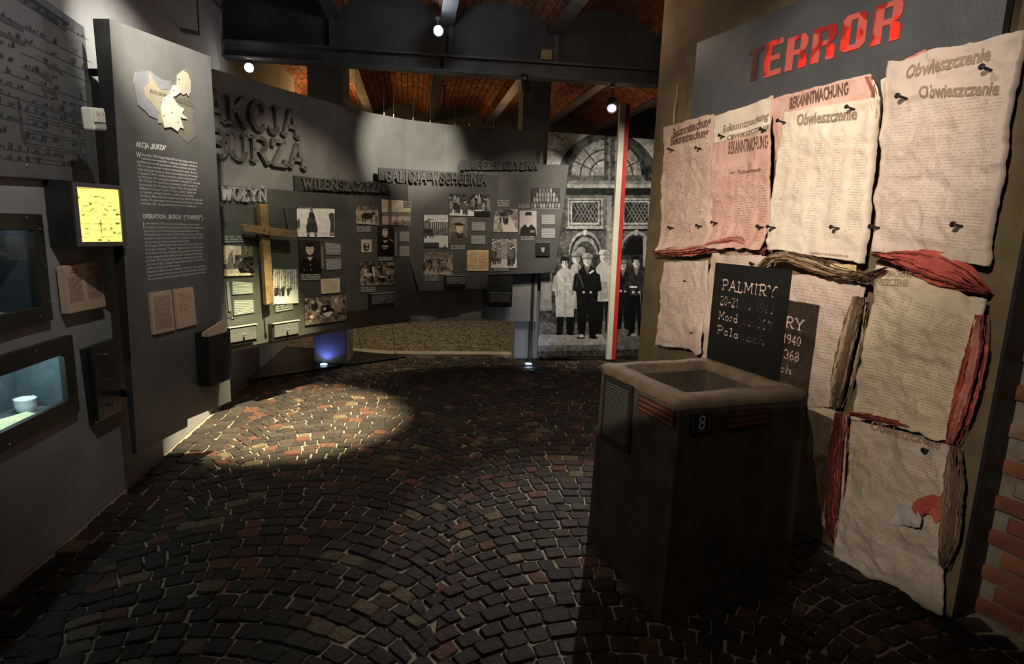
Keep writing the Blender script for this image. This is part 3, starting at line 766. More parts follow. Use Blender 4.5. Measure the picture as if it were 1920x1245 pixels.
# frame lines, rows and cells read off the chart
def row_y(x, y_at_180):                                  # chart rows converge like the board's edges
    f = (y_at_180 - 51) / (343 - 51); yl = -112 + f * (326 + 112) ; return yl + (y_at_180 - yl) * (x + 70) / 250.0
rows = [84, 122, 142, 160, 180, 197, 214, 228, 243, 262, 283, 304, 318]
rng = random.Random(5)
eline(mb, [(-60, -85), (124, 43), (125.5, 58), (-60, -62)], .007)
eline(mb, [(-60, -85), (124, 43)], .014)
for i, y in enumerate(rows):
    x0 = rng.choice((-50, 5, 40)); x1 = rng.choice((88, 120, 165, 172))
    eline(mb, [(x0, row_y(x0, y)), (x1, row_y(x1, y))], .004)
    for c in range(13):
        x = -50 + c * 17 + rng.uniform(-4, 4)
        if x > 170 or rng.random() < .25: continue
        yy = row_y(x, y); hh = rng.uniform(4, 13)
        for g in range(rng.randint(2, 6)):
            ax = x + rng.uniform(-5, 5)
            eline(mb, [(ax, yy - 2), (ax + rng.uniform(-2, 2), yy - 2 - hh * rng.uniform(.4, 1))], rng.uniform(.006, .018))
for c in range(3):
    for r_ in range(4):
        x0, x1 = 52 + c * 33, 52 + c * 33 + 28; ya, yb = 232 + r_ * 21, 232 + r_ * 21 + 17
        eline(mb, [(x0, row_y(x0, ya)), (x1, row_y(x1, ya)), (x1 + 1, row_y(x1, yb)), (x0 + 1, row_y(x0, yb)), (x0, row_y(x0, ya))], .0035)
for r_ in range(4):
    ya, yb = 222 + r_ * 26, 243 + r_ * 26
    eline(mb, [(146 + r_ * 2, row_y(146, ya)), (157 + r_ * 2, row_y(157, ya)), (158 + r_ * 2, row_y(157, yb)), (148 + r_ * 2, row_y(146, yb)), (146 + r_ * 2, row_y(146, ya))], .006)
eline(mb, [(34, 182), (44, 262), (52, 271)], .022)
eline(mb, [(66, 127), (80, 143), (97, 154)], .018); eline(mb, [(87, 112), (90, 124), (113, 133), (117, 142)], .018)
eline(mb, [(78, 167), (108, 177)], .016)
eline(mb, [(0, 32), (44, 55)], .028); eline(mb, [(0, 61), (48, 84)], .02)
th.part('engraving', mb, etch)
mb = MB(); print_text(mb, 'POLSKIE PAŃSTWO PODZIEMNE', L, (-52, -68), (108, 47), (-52, -84), .0322, .02); th.part('title', mb, etch)
for px, py in ((145, 63), (49, 311), (171, 327)):
    knob(th, L, px, py, .03, .006, chrome, name='screw', ln=.006)

# ---- white sensor box
u, z = L.uz(186, 245, .22)
th = Thing('wall_sensor', 'small white plastic sensor box on the edge of the text panel', 'sensor', L, u, z, .22)
plate(th, 'body', L, [(172, 201), (196, 203), (200, 246), (178, 244)], .27, .05, white_plastic, bevel=.008)
plate(th, 'cover', L, [(179, 207), (197, 209), (199, 230), (181, 229)], .282, .012, white_plastic, bevel=.003)
plate(th, 'switch', L, [(181, 231), (199, 233), (200, 243), (182, 241)], .276, .006, M('grey_plastic', (.5, .5, .47), None, .4))
for px in (184, 194): knob(th, L, px, 215, .282, .003, black, name='screw', ln=.002)

# ---- backlit diagram in a deep black box, turned to the visitor
_lb = L.world(L.uz(138, 400, .12)[0], 0, .12)[:2]; LBX = Plane(tuple(_lb), tuple(_lb + np.array([.30, .954])))
c0 = [np.array(LBX.uz(x, y, 0)) for x, y in ((133, 341), (229, 348), (234, 459), (142, 464))]
zt, zb = np.mean([c0[0][1], c0[1][1]]), np.mean([c0[2][1], c0[3][1]]); ul, ur = np.mean([c0[0][0], c0[3][0]]), np.mean([c0[1][0], c0[2][0]])
th = Thing('light_box', 'black box on the left wall with a glowing yellow diagram', 'light box', LBX, (ul + ur) / 2, zb, -.1)
W0 = LBX.world(ul, 0, 0)[:2]; W1 = LBX.world(ur, 0, 0)[:2]
uw0 = (W0 - L.p0) @ L.d; uw1 = (W1 - L.p0) @ L.d
B0 = L.world(uw0, 0, .002)[:2]; B1 = L.world(uw1, 0, .002)[:2]
def toLBX(p): v = np.array(p) - LBX.p0; return (v @ LBX.d, v @ np.array([-LBX.d[1], LBX.d[0]]))
mb = MB(); mb.hprism([toLBX(W0), toLBX(W1), toLBX(B1), toLBX(B0)], zb, zt); th.part('housing', mb, black_satin)
fw_ = .022
mb = MB()
for (a, b, c, d) in ((ul, ur, zb, zb + fw_), (ul, ur, zt - fw_, zt), (ul, ul + fw_, zb + fw_, zt - fw_), (ur - fw_, ur, zb + fw_, zt - fw_)): mb.box(a, b, -.012, .0, c, d)
th.part('frame', mb, M('light_box_frame', (.10, .10, .105), None, .4, .3))
pic = Pic(136, 342, 232, 462, 3, .97, (1.0, .80, .20))
pr = random.Random(3)
pic.rect(146, 349, 222, 353, .55).rect(148, 350, 220, 352, .85)
for i in range(26):
    x, y = pr.uniform(144, 226), pr.choice((372, 381, 384, 395, 404, 412, 421, 430, 438, 446, 452)); pic.rect(x - 3, y - pr.uniform(.8, 4), x + pr.uniform(1, 5), y, pr.uniform(.2, .45), .8)
for y in (381, 398, 411, 421, 433, 444): pic.line([(146, y - 2), (228, y)], .5, .55)
pic.line([(170, 395), (176, 390)], 1.4, .15).line([(196, 391), (203, 396)], 1.4, .15).line([(177, 369), (189, 369)], 1.6, .15).line([(157, 386), (166, 386)], 1.4, .2).line([(203, 387), (210, 387)], 1.4, .2).line([(188, 411), (191, 438)], 1.2, .2)
pic.grain(.06, 3, 4).blur(1)
g = 0.0
nx = ny = 90
P = np.zeros((ny, nx, 3)); A, B = np.meshgrid(np.linspace(ul + fw_, ur - fw_, nx), np.linspace(zb + fw_, zt - fw_, ny)); P[..., 0] = A; P[..., 1] = -.004; P[..., 2] = B
W3 = np.stack([LBX.p0[0] + A * LBX.d[0] + LBX.n[0] * .004, LBX.p0[1] + A * LBX.d[1] + LBX.n[1] * .004, B], -1).reshape(-1, 3)
mb = MB(); mb.grid(P); px, py = proj(W3)
th.part('lit_diagram', mb, vcol_mat('backlit_film', .4, 1.15), cols=pic.sample(px, py))

# ---- beige poem plaque
def paper_plaque(name, label, pl, q, off, back, mat, nlines=18):
    P = quad_uz(pl, q, off); u = np.mean([p[0] for p in P]); z = min(p[1] for p in P)
    th = Thing(name, label, 'document', pl, u, z)
    plate(th, 'sheet', pl, q, off, off - back, mat, uv=True)
    return th
poem = print_mat('print_poem', (.56, .40, .29), (.50, .35, .25), (.13, .08, .06), 30, 14, 2, .85, .12, .2, .76, .36)
th = paper_plaque('document_plaque', 'beige two-page document plaque below the glowing box', L, [(119, 500), (186, 489), (199, 574), (129, 588)], .045, .012, poem)
mb = MB()
for s, bl, br, tl in (('HASŁO', (131, 509), (145, 507), (131, 505)), ('ODZEW 43', (130, 515), (148, 512), (130, 511)), ('NR. 43', (166, 501), (173, 500), (166, 497.5)), ('ODZEW 43', (161, 509), (181, 506), (161, 505))): pass
plate(th, 'heading_block', L, [(131, 506), (147, 503), (148, 512), (132, 515)], .0456, .0005, print_mat('print_heading', (.56, .40, .29), (.5, .35, .25), (.13, .08, .06), 2, 6, 1, .8, .05, 0, 1, .3), uv=True)
plate(th, 'heading_block', L, [(163, 499), (180, 496), (182, 506), (164, 509)], .0456, .0005, MATS['print_heading'], uv=True)

# ---- wall showcases
glass = glass_mat('case_glass', (.92, .97, .96))
def showcase(label, rc, fwid, screws, lit):
    u0, u1, z0, z1 = rc; D = CDEP
    th = Thing('wall_showcase', label, 'showcase', L, (u0 + u1) / 2, z0)
    fr = None
    for nm, (a, b, c, d) in (('frame_rail', (u0, u1, z0, z0 + fwid)), ('frame_rail', (u0, u1, z1 - fwid, z1)), ('frame_stile', (u0, u0 + fwid, z0 + fwid, z1 - fwid)), ('frame_stile', (u1 - fwid, u1, z0 + fwid, z1 - fwid))):
        mb = MB(); mb.box(a, b, -.03, -.001, c, d); fr = th.part(nm, mb, frame_m, bevel=.003)
    a, b, c, d = u0 + .032, u1 - .032, z0 + .032, z1 - .032; t = .012
    mb = MB(); mb.box(a, b, D - .01, D, c, d); th.part('back_board', mb, lit)
    mb = MB(); mb.box(a, b, 0, D - .01, c, c + t); th.part('base_board', mb, lit)
    mb = MB(); mb.box(a, b, 0, D - .01, d - t, d); th.part('top_board', mb, black_satin)
    mb = MB(); mb.box(a, a + t, 0, D - .01, c + t, d - t); th.part('side_board', mb, lit)
    mb = MB(); mb.box(b - t, b, 0, D - .01, c + t, d - t); th.part('side_board', mb, lit)
    mb = MB(); mb.box(u0 + fwid - .004, u1 - fwid + .004, -.012, -.008, z0 + fwid - .004, z1 - fwid + .004); th.part('glass_pane', mb, glass)
    for px, py in screws: knob(th, L, px, py, .03, .006, chrome, None, 'screw', .006)
    return th, u0, u1, z0, z1
teal_board = M('case_lining_teal', (.10, .14, .155), (.06, .085, .095), .7, 0, 8, .3)
dark_board = M('case_lining_dark', (.05, .065, .075), (.025, .03, .035), .6, 0, 3)
c1, a1, b1, e1, f1 = showcase('upper wall showcase with near-black lining and small photograph', CASES[0], .075, ((49, 408), (76, 430), (84, 498), (93, 565), (74, 592)), dark_board)
c2, a2, b2, e2, f2 = showcase('lower wall showcase lit from inside holding a white cup', CASES[1], .085, ((65, 658), (114, 642), (140, 699), (16, 833)), teal_board)
def lamp_strip(c, u, z, off, power, col):
    l = bpy.data.lights.new('case_lamp', 'AREA'); l.shape = 'RECTANGLE'; l.size = .5; l.size_y = .03; l.energy = power; l.color = col
    o = bpy.data.objects.new('case_lamp', l); COL.objects.link(o); o.parent = c.o; o.location = (u - c.sh[0], -off - c.sh[1], z - c.sh[2]); return o
lamp_strip(c2, (a2 + b2) / 2 + .05, f2 - .05, -.06, 2.4, (.75, .92, 1.0))
lamp_strip(c1, (a1 + b1) / 2, f1 - .05, -.08, .35, (.75, .9, 1.0))
# contents of the upper case
pic = Pic(38, 455, 72, 498, 3, .25, (1, .95, .9)); pic.ell(56, 464, 5, 6, .6).ell(50, 480, 10, 12, .5).ell(62, 478, 8, 14, .45).rect(38, 490, 72, 498, .75).grain(.35, 4, 8); pic.blur(1)
t_ = Thing('old_photograph', 'small faded group photograph inside the upper wall showcase', 'photograph', L, L.uz(56, 495, -.22)[0], L.uz(56, 495, -.22)[1], -.22)
photo(t_, L, 40, 456, 70, 495, pic, -.215, q=[(40, 458), (68, 457), (71, 494), (41, 495)], name='print')
t_ = paper_plaque('old_document', 'cream document at the left edge of the upper wall showcase', L, [(-12, 441), (8, 440), (11, 486), (-12, 488)], -.215, -.228, print_mat('print_cream', (.62, .56, .40), (.55, .48, .34), (.2, .17, .12), 16, 10, 1, .5, .1, .1, .9, .4))
t_ = Thing('medal', 'pair of small metal badges at the top of the upper showcase', 'badge', L, L.uz(57, 437, -.22)[0], L.uz(57, 437, -.22)[1], -.22)
for x in (50, 60): plate(t_, 'badge_plate', L, [(x - 3, 422), (x + 4, 422), (x + 5, 437), (x - 2, 437)], -.214, .016, M('pewter', (.45, .4, .36), None, .35, .7), bevel=.003)
mb = MB(); mb.box(a1 + .20, L.uz(26, 596, -.05)[0], .02, .10, e1 + .046, e1 + .054); solo('folded_paper', 'cream folded paper lying on the floor of the upper showcase', 'paper', mb, M('cream_paper', (.62, .55, .38), None, .8), L, (a1 + b1) / 2, e1 + .046, -.05)
# contents of the lower case: cup, open newspaper, ruler-like captions
bz = e2 + .045
cu, cz = L.uz(47, 748, -.13)
t_ = Thing('enamel_cup', 'white enamel cup with handle inside the lit lower showcase', 'cup', L, cu, bz, -.13)
enamel = M('white_enamel', (.82, .86, .84), (.75, .8, .78), .25)
mb = MB(); mb.lathe([(.026, 0), (.040, .010), (.046, .035), (.046, .066), (.0475, .070), (.043, .070), (.041, .035), (.03, .012), (.0, .010)], (cu, .13, bz), (0, 0, 1), 24); t_.part('bowl', mb, enamel, smooth=True)
mb = MB(); mb.tube([(cu + .042, .13, bz + .062), (cu + .062, .13, bz + .064), (cu + .072, .13, bz + .048), (cu + .064, .13, bz + .030), (cu + .044, .13, bz + .026)], .006, 8); t_.part('handle', mb, enamel, smooth=True)
news = print_mat('print_news', (.70, .72, .40), (.62, .62, .36), (.15, .15, .1), 26, 14, 2, .55, .06, .06, .94, .4)
nu = L.uz(60, 775, -.06)[0] - .2
t_ = Thing('open_booklet', 'yellowed open booklet beside the cup in the lower showcase', 'booklet', L, nu - .1, bz, -.06)
for i, (du, tl_) in enumerate(((-.26, .03), (-.03, .02))):
    mb = MB(); ua, ub = nu + du, nu + du + .23
    vs = [(ua, 0.01, bz + .002), (ub, 0.01, bz + .002 + tl_ * .3), (ub, 0.085, bz + .004 + tl_), (ua, 0.085, bz + .05)]
    mb.add(vs + [(x, y, z - .002) for x, y, z in vs], [(0, 1, 2, 3), (7, 6, 5, 4), (0, 4, 5, 1), (1, 5, 6, 2), (2, 6, 7, 3), (3, 7, 4, 0)])
    t_.part('page', mb, news, uvs=[(0, 0), (1, 0), (1, 1), (0, 1)] * 2)
for i, (x, y) in enumerate(((55, 795), (92, 768))):
    u_ = L.uz(x, y, -.01)[0]; mb = MB(); mb.box(u_ - .1, u_ + .1, 0.002 + .09 * i, .008 + .09 * i + .028, bz + .001, bz + .006)
    solo('caption_strip', ('pale caption strip in front of the booklet in the lower showcase', 'pale caption strip right of the cup in the lower showcase')[i], 'caption', mb, M('caption_grey', (.38, .42, .40), (.2, .23, .22), .6, 0, 40), L, u_, bz, -.01)

# ---- black flip leaf with brass knobs
u, z = L.uz(195, 795, 0)
th = Thing('flip_leaf', 'black hinged leaf with small brass knobs beside the lower showcase', 'leaf panel', L, u, z)
plate(th, 'back_leaf', L, [(160, 655), (216, 634), (228, 768), (178, 797)], .03, .03, black_satin, bevel=.003)
plate(th, 'front_leaf', L, [(172, 652), (217, 634), (229, 767), (186, 790)], .055, .018, black_satin, bevel=.003)
for px, py in ((194, 665), (200, 712), (207, 758)): knob(th, L, px, py, .055, .012, brass)
for px, py in ((169, 663), (183, 759)): knob(th, L, px, py, .03, .008, brass, name='hinge_pin')

# ================================================================== AKCJA BURZA text panel
pL = at_y(229, 440, 3.36); 
TP = Plane((-2.085, 3.36), (-1.965, 4.22))
q = [(203, 35), (393, 106), (432, 752), (255, 851)]
P = quad_uz(TP, q, 0); u = (P[2][0] + P[3][0]) / 2
th = Thing('text_panel', 'tall graphite text panel with map and white columns of text', 'panel', TP, u, min(P[2][1], P[3][1]))
# board with notched lower edge
low = [TP.uz(*p, 0) for p in ((255, 851), (262, 846), (350, 800), (350, 786), (432, 752))]
mb = MB(); mb.prism([tuple(P[0])] + [tuple(a) for a in low] + [tuple(P[1])], -.006, .012); th.part('board', mb, panel_m2)
mb = MB(); a, b = tuple(P[0]), tuple(low[0])
mb.add([(a[0], -.005, a[1]), (b[0], -.005, b[1]), (b[0] - .002, .022, b[1]), (a[0] - .004, .085, a[1]), (a[0] + .01, -.0, a[1]), (b[0] + .01, 0, b[1]), (b[0] + .008, .022, b[1]), (a[0] + .006, .085, a[1])],
       [(0, 3, 2, 1), (4, 5, 6, 7), (0, 1, 5, 4), (2, 3, 7, 6), (0, 4, 7, 3), (1, 2, 6, 5)]); th.part('side_return', mb, black)
for zz in (.6, 2.4):
    mb = MB(); mb.box(P[0][0] + .1, P[0][0] + .14, .012, .25, zz, zz + .03); th.part('bracket', mb, black); mb = MB(); mb.box(P[0][0] + .45, P[0][0] + .49, .012, .36, zz, zz + .03); th.part('bracket', mb, black)
# map pieces, each a thin cut-out
def cut(name, pts, off, mat, thick=.004, label=None):
    mb = MB(); mb.prism([tuple(TP.uz(*p, .006)) for p in pts], -off, -off + thick); return th.part(name, mb, mat, label=label)
mo = lambda pts: [(235 + x / 6.915, 110 + y / 6.915) for x, y in pts]
map_e = M('map_dark', (.20, .18, .15), (.14, .125, .105), .5, .2, 6); map_w = M('map_grey', (.23, .235, .25), (.18, .185, .20), .5, .2, 6)
map_c = M('map_tan', (.30, .265, .19), (.24, .21, .15), .5, .1, 6); map_l = M('map_white', (.55, .52, .44), (.46, .43, .35), .5, 0, 6); map_p = M('map_cream', (.38, .34, .27), (.30, .27, .21), .5, 0, 6)
cut('map_outline', mo([(125, 170), (330, 150), (365, 205), (470, 265), (560, 290), (590, 275), (600, 330), (660, 330), (665, 215), (735, 150), (810, 110), (870, 220), (865, 480), (890, 640), (870, 830), (905, 1010), (800, 1095), (690, 985), (600, 900), (500, 900), (440, 845), (400, 800), (250, 680), (150, 590), (95, 310)]), .0075, map_e)
cut('map_western_land', mo([(130, 178), (315, 160), (300, 290), (232, 375), (245, 490), (330, 570), (410, 680), (420, 790), (300, 740), (250, 680), (155, 600), (100, 310)]), .0105, map_w)
cut('map_northern_land', mo([(345, 190), (470, 270), (560, 298), (580, 395), (470, 405), (410, 370), (345, 260)]), .0105, map_w)
cut('map_central_land', mo([(318, 165), (340, 260), (375, 290), (410, 370), (470, 410), (600, 400), (560, 480), (450, 560), (470, 840), (420, 830), (425, 700), (330, 570), (245, 490), (232, 378), (300, 300)]), .0115, map_c)
cut('map_eastern_land', mo([(670, 215), (740, 155), (800, 190), (835, 300), (835, 430), (805, 490), (780, 450), (735, 470), (690, 430), (665, 380), (600, 440), (590, 380), (620, 345), (660, 340)]), .013, map_p)
cut('map_white_land', mo([(470, 550), (500, 500), (560, 470), (600, 350), (660, 345), (700, 440), (610, 500), (640, 560), (680, 610), (750, 650), (720, 710), (790, 780), (700, 770), (745, 910), (700, 890), (665, 945), (580, 885), (495, 895), (470, 800), (450, 660)]), .0145, map_l)
for x, y in ((695, 268), (632, 415), (508, 530), (605, 697), (500, 740), (722, 762), (685, 825)):
    u_, z_ = TP.uz(235 + x / 6.915, 110 + y / 6.915, .0152); mb = MB(); mb.lathe([(.004, 0), (.004, .001)], (u_, -.0148, z_), (0, -1, 0), 8); th.part('city_dot', mb, black)
for s, a, b in (('POLSKIE', (320, 420), (530, 480)), ('PAŃSTWO', (620, 510), (880, 610))):
    mb = MB(); print_text(mb, s, TP, (235 + a[0] / 6.915, 110 + a[1] / 6.915), (235 + b[0] / 6.915, 110 + b[1] / 6.915), (235 + a[0] / 6.915, 106 + a[1] / 6.915), .0155, .02)
    th.part('map_lettering', mb, M('map_ink', (.06, .055, .05), None, .6))
def lines(name, rowsx, bold=.006):
    mb = MB()
    for s, bl, br, cap in rowsx: print_text(mb, s, TP, bl, br, (bl[0], bl[1] - cap), .0065, bold, None, .001)
    th.part(name, mb, white_ink)
lines('heading', [('AKCJA „BURZA”', (254.5, 275), (312, 282), 9.5)], .035)
pl_rows = ['listopadzie 1943 Delegat Rządu RP na Kraj wydaje odezwę do', 'ludności na wschodzie i nakazuje wystąpić władzom', 'podziemnym w roli gospodarza. Równocześnie dowódca', 'AK w kraju wydaje rozkaz rozpoczęcia akcji „Burza”,', 'czyli akcji zbrojnej na tyłach wycofujących się wojsk.', '4 stycznia 1944 r. wojska sowieckie przekroczyły granicę', 'na Wołyniu. W szeregach oddziałów walczyła 27 Dywizja', 'AK Wołyń. W następnych miesiącach walki toczyły się', 'na terenach AK Okręgów Polesie, Wilno, Nowogródek,', 'Białystok, Tarnopol i Lwów. W lipcu „Burza” objęła też', 'w całości okręgi Kraków, Lublin oraz okolice', 'Warszawy. Mimo sukcesów wojskowych akcja „Burza” nie przyniosła', 'skutku. Po pierwszym okresie współpracy Sowieci rozbrajali', 'oddziały AK, aresztowali dowódców i działaczy']
n_ = len(pl_rows)
rr = []
for i, s in enumerate(pl_rows):
    f = i / (n_ - 1); x0 = 265 if i < 2 else 255.5 + 8.5 * f; y0 = 290 + (382.5 - 290) * f; x1 = (370, 370, 368, 371, 371, 368, 375, 370, 369, 367, 363, 379, 379, 368)[i]
    sl = .155 + (.055 - .155) * f; rr.append((s, (x0, y0 + sl * (x0 - 256)), (x1, y0 + sl * (x1 - 256)), 4.6))
lines('polish_text', rr, .012)
lines('initial_letter', [('W', (255.5, 295), (264.5, 296.3), 11)], .02)
lines('heading', [('OPERATION „BURZA” (“TEMPEST”)', (267, 409.5), (380, 411.5), 8.5)], .03)
en_rows = ['n November of 1943, the Government Delegate at Home issued', 'an appeal to people living in the east and ordered the underground', 'government to act as hosts towards the approaching Red Army.', 'At the same time, Commander in Chief of the Home Army (HA) gave', 'an order to initiate Operation „Burza” (“Tempest”), a military combat', 'action in the rear of the retreating German troops.', 'On 4 January 1944, the Red Army crossed the Polish border in the', 'Sarny area. Operation “Tempest” began in Volyn. The 27th Home', 'Army Division of Volyn. In the following months, the Home Army', 'troops engaged in open combat with the Germans in the Districts', 'of Polesie, Vilno, Nowogródek, Białystok, Stanisławów, Tarnopol', 'and Lwów. In July, “Tempest” began in the Districts of Cracow and', 'Lublin as well as in the Warsaw area.', 'Despite its military success, Operation “Tempest” did not yield the', 'expected results. After a period of initial cooperation, the Soviets', 'the Home Army units, arresting their commanders and political leaders.']
rr = []; n_ = len(en_rows); ends = (374, 381, 373, 381, 381, 355, 380, 381, 378, 380, 378, 383, 338, 385, 387, 387)
for i, s in enumerate(en_rows):
    f = i / (n_ - 1); x0 = (272 if i < 2 else 268.5) + 8.5 * f; y0 = 420.5 + (527 - 420.5) * f; x1 = ends[i]; sl = .02 - .15 * f
    rr.append((s, (x0, y0 + sl * (x0 - 268)), (x1, y0 + sl * (x1 - 268)), 4.3))
lines('english_text', rr, .006)
lines('initial_letter', [('I', (268.5, 428), (270.5, 428), 11)], .02)
doc1 = print_mat('print_doc_beige', (.52, .37, .25), (.45, .31, .21), (.12, .07, .05), 34, 12, 1, .8, .12, .1, .9, .38)
doc2 = print_mat('print_doc_pale', (.56, .41, .29), (.5, .36, .25), (.14, .08, .06), 20, 8, 1, .6, .15, .35, .9, .5)
paper_plaque('document_plaque', 'left of two beige typed sheets on the text panel', TP, [(282, 550), (321, 544), (328, 619), (288, 628)], .022, .007, doc1)
paper_plaque('document_plaque', 'right beige signed sheet on the text panel, paler and higher', TP, [(328, 543), (362, 538), (369, 608), (334, 617)], .022, .007, doc2)
# leaflet box
u, z = TP.uz(405, 722, .0)
th = Thing('leaflet_box', 'black leaflet box hung on the foot of the text panel', 'leaflet box', TP, u, z)
P4 = quad_uz(TP, [(390, 632), (433, 622), (434, 716), (391, 727)], .10)
ua, ub = P4[0][0], P4[1][0] - .01; za, zb_ = P4[3][1], P4[0][1]
mb = MB(); t = .006; mb.box(ua, ub, -.10, -.10 + t, za, zb_); th.part('front', mb, black_satin)
mb = MB(); mb.box(ua, ub, -.012, -.006, za, zb_ + .02); th.part('back', mb, black_satin)
mb = MB(); mb.box(ua, ua + t, -.094, -.012, za, zb_); th.part('side', mb, black_satin); mb = MB(); mb.box(ub - t, ub, -.094, -.012, za, zb_); th.part('side', mb, black_satin)
mb = MB(); mb.box(ua + t, ub - t, -.094, -.012, za, za + t); th.part('bottom', mb, black_satin)
lf = M('leaflet_paper', (.62, .46, .34), (.55, .40, .29), .7)
for i, (dx, dz, y_) in enumerate(((.02, .055, -.07), (.0, .04, -.045))):
    mb = MB(); mb.prism([(ua + .015 + dx, za + .05), (ub - .012, za + .06), (ub - .008, zb_ + dz + .03), (ua + .02 + dx, zb_ + dz - .02)], y_ - .004, y_ + .004)
    solo('leaflet', ('front beige leaflet standing in the black leaflet box', 'rear beige leaflet standing in the black leaflet box')[i], 'leaflet', mb, lf, TP, (ua + ub) / 2, za + .05, -y_)

# ================================================================== AKCJA BURZA lettering on the partition
PW = Plane((-2.42, 4.98), (-1.84, 6.12))
u, z = PW.uz(480, 300, .0)
th = Thing('wall_lettering', 'large raised slab letters AKCJA BURZA on the hanging partition', 'lettering', PW, u, z)
slab_sign(th, 'AKCJA', PW, (382, 223), (559, 259), (384, 166), .012, .03, letter_wall, .155)
slab_sign(th, 'BURZA', PW, (385, 290), (571, 317), (387, 240), .012, .03, letter_wall, .155)

# ================================================================== the four hanging exhibition panels
SEP = (1.0, .80, .62); BW = (1.0, .93, .86); CRM = (1.0, .80, .56)
caption_m = print_mat('print_caption', (.10, .098, .092), (.075, .073, .07), (.42, .41, .37), 9, 12, 1, .9, .05, .05, .97, .30, .55, gap=.6)
caption_s = print_mat('print_caption_small', (.10, .098, .092), (.075, .073, .07), (.34, .33, .30), 3, 6, 1, .9, .05, .05, .95, .40, .55)
doc_cream = print_mat('print_doc_cream', (.68, .56, .38), (.60, .48, .32), (.2, .14, .09), 13, 9, 1, .6, .08, .08, .92, .42)
doc_orange = print_mat('print_doc_orange', (.66, .47, .26), (.58, .40, .22), (.2, .12, .07), 14, 9, 2, .7, .08, .06, .9, .42)
def rect(x0, y0, x1, y1, k=0.0): return [(x0, y0), (x1, y0 + k * (x1 - x0)), (x1, y1 + k * (x1 - x0)), (x0, y1)]

def drawer(th, pl, x0, y0, x1, y1, k=0.0, depth=.10, lip=True):
    P = quad_uz(pl, rect(x0, y0, x1, y1, k), depth)
    ua, ub = (P[0][0] + P[3][0]) / 2, (P[1][0] + P[2][0]) / 2; za, zb = (P[2][1] + P[3][1]) / 2, (P[0][1] + P[1][1]) / 2
    mb = MB(); mb.box(ua - .012, ub + .012, -depth + .012, -.004, za - .03, zb + .012); o = th.part('drawer', mb, black_satin, bevel=.003)
    mb = MB(); mb.box(ua, ub, -depth, -depth + .012, za, zb); th.part('drawer_front', mb, M('drawer_grey', (.13, .128, .12), (.09, .088, .085), .5, .2), o, bevel=.002)
    if lip:
        mb = MB(); mb.box(ua - .012, ub + .012, -depth - .006, -depth + .02, zb + .013, zb + .02); th.part('glass_lid', mb, M('lid_edge', (.5, .5, .48), None, .15, .3), o)
    mb = MB(); mb.lathe([(.004, 0), (.004, .012), (.010, .016), (.010, .024), (.005, .028)], ((ua + ub) / 2, -depth, (za + zb) / 2), (0, -1, 0), 12); th.part('knob', mb, chrome, o)

def ex_panel(label, pl, q, title, tb, tq, light=False, bar=None):
    P = quad_uz(pl, q, .03); u = (P[2][0] + P[3][0]) / 2
    th = Thing('exhibition_panel', label, 'panel', pl, u, min(P[2][1], P[3][1]))
    plate(th, 'board', pl, q, .03, .025, panel_m, bevel=.002)
    off = .03
    if bar:
        o = plate(th, 'title_bar', pl, bar, .055, .05, M('title_bar_graphite', (.045, .043, .04), None, .55, .2)); off = .055
        slab_sign(th, title, pl, *tb, off, .025, letter_dark, .16, parent=o)
    else: slab_sign(th, title, pl, *tb, off, .03, letter_light, .16)
    return th

# ---- panel 1: WOLYN
W1 = Plane((-2.37, 4.65), (-1.71, 5.90))
th = ex_panel('nearest hanging panel titled WOŁYŃ with glass-covered photographs', W1, [(406, 346), (652, 366), (648, 612), (430, 656)], 'WOŁYŃ', ((411, 374), (497, 378), (411, 350)), None)
def sky_people(p, seed, n, x0, x1, y, h, coat):
    r = random.Random(seed)
    for _ in range(n): p.person(r.uniform(x0, x1), y + r.uniform(-2, 2), h * r.uniform(.85, 1.1), coat * r.uniform(.6, 1.4), .8)
p = Pic(555, 386, 629, 447, 3, .86, BW); p.rect(555, 386, 629, 391, .35).grain(.10, 6, 2)
p.ell(585, 424, 8, 12, .22).poly([(574, 426), (578, 412), (586, 418), (592, 412), (596, 430), (594, 444), (590, 444), (588, 432), (582, 432), (580, 444), (576, 444)], .2).ell(584, 394, 3, 4, .4).poly([(578, 413), (580, 398), (588, 398), (592, 413)], .18).ell(580, 412, 4, 6, .3, 20)
p.poly([(618, 442), (620, 420), (616, 402), (622, 398), (627, 402), (627, 442)], .25).ell(560, 420, 3, 10, .35).rect(556, 436, 629, 440, .75, .5); p.blur(1)
photo(th, W1, 557, 388, 627, 444, p, .042, q=[(556.5, 387), (627.5, 392), (627, 444.5), (558, 444)])
p = Pic(418, 458, 479, 519, 3, .35, SEP); p.rect(418, 458, 440, 495, .9).rect(440, 460, 452, 478, .8).poly([(428, 478), (436, 470), (440, 512), (424, 516)], .5).rect(420, 505, 470, 518, .8).ell(455, 490, 6, 5, .85).poly([(445, 500), (455, 484), (478, 478), (478, 512), (450, 512)], .18).grain(.25, 5, 4); p.blur(1)
photo(th, W1, 420, 460, 477, 517, p, .042, q=[(419, 460), (474, 462), (477, 516), (421, 518)])
p = Pic(558, 448, 604, 514, 3, .16, SEP); p.poly([(562, 512), (566, 488), (576, 482), (588, 482), (600, 490), (602, 512)], .10).ell(581, 467, 7.5, 11, .72).ell(581, 458.5, 8, 5, .12).ell(578, 466, 1.2, .7, .25).ell(585, 466, 1.2, .7, .25).line([(579, 473), (584, 473)], 1, .35).line([(582, 468), (582.5, 470.5)], .8, .5).poly([(576, 482), (581, 490), (587, 482)], .7).ell(582, 497, 1, 1, .8).ell(583, 506, 1, 1, .8).ell(571, 506, 1, 1, .7); p.blur(1)
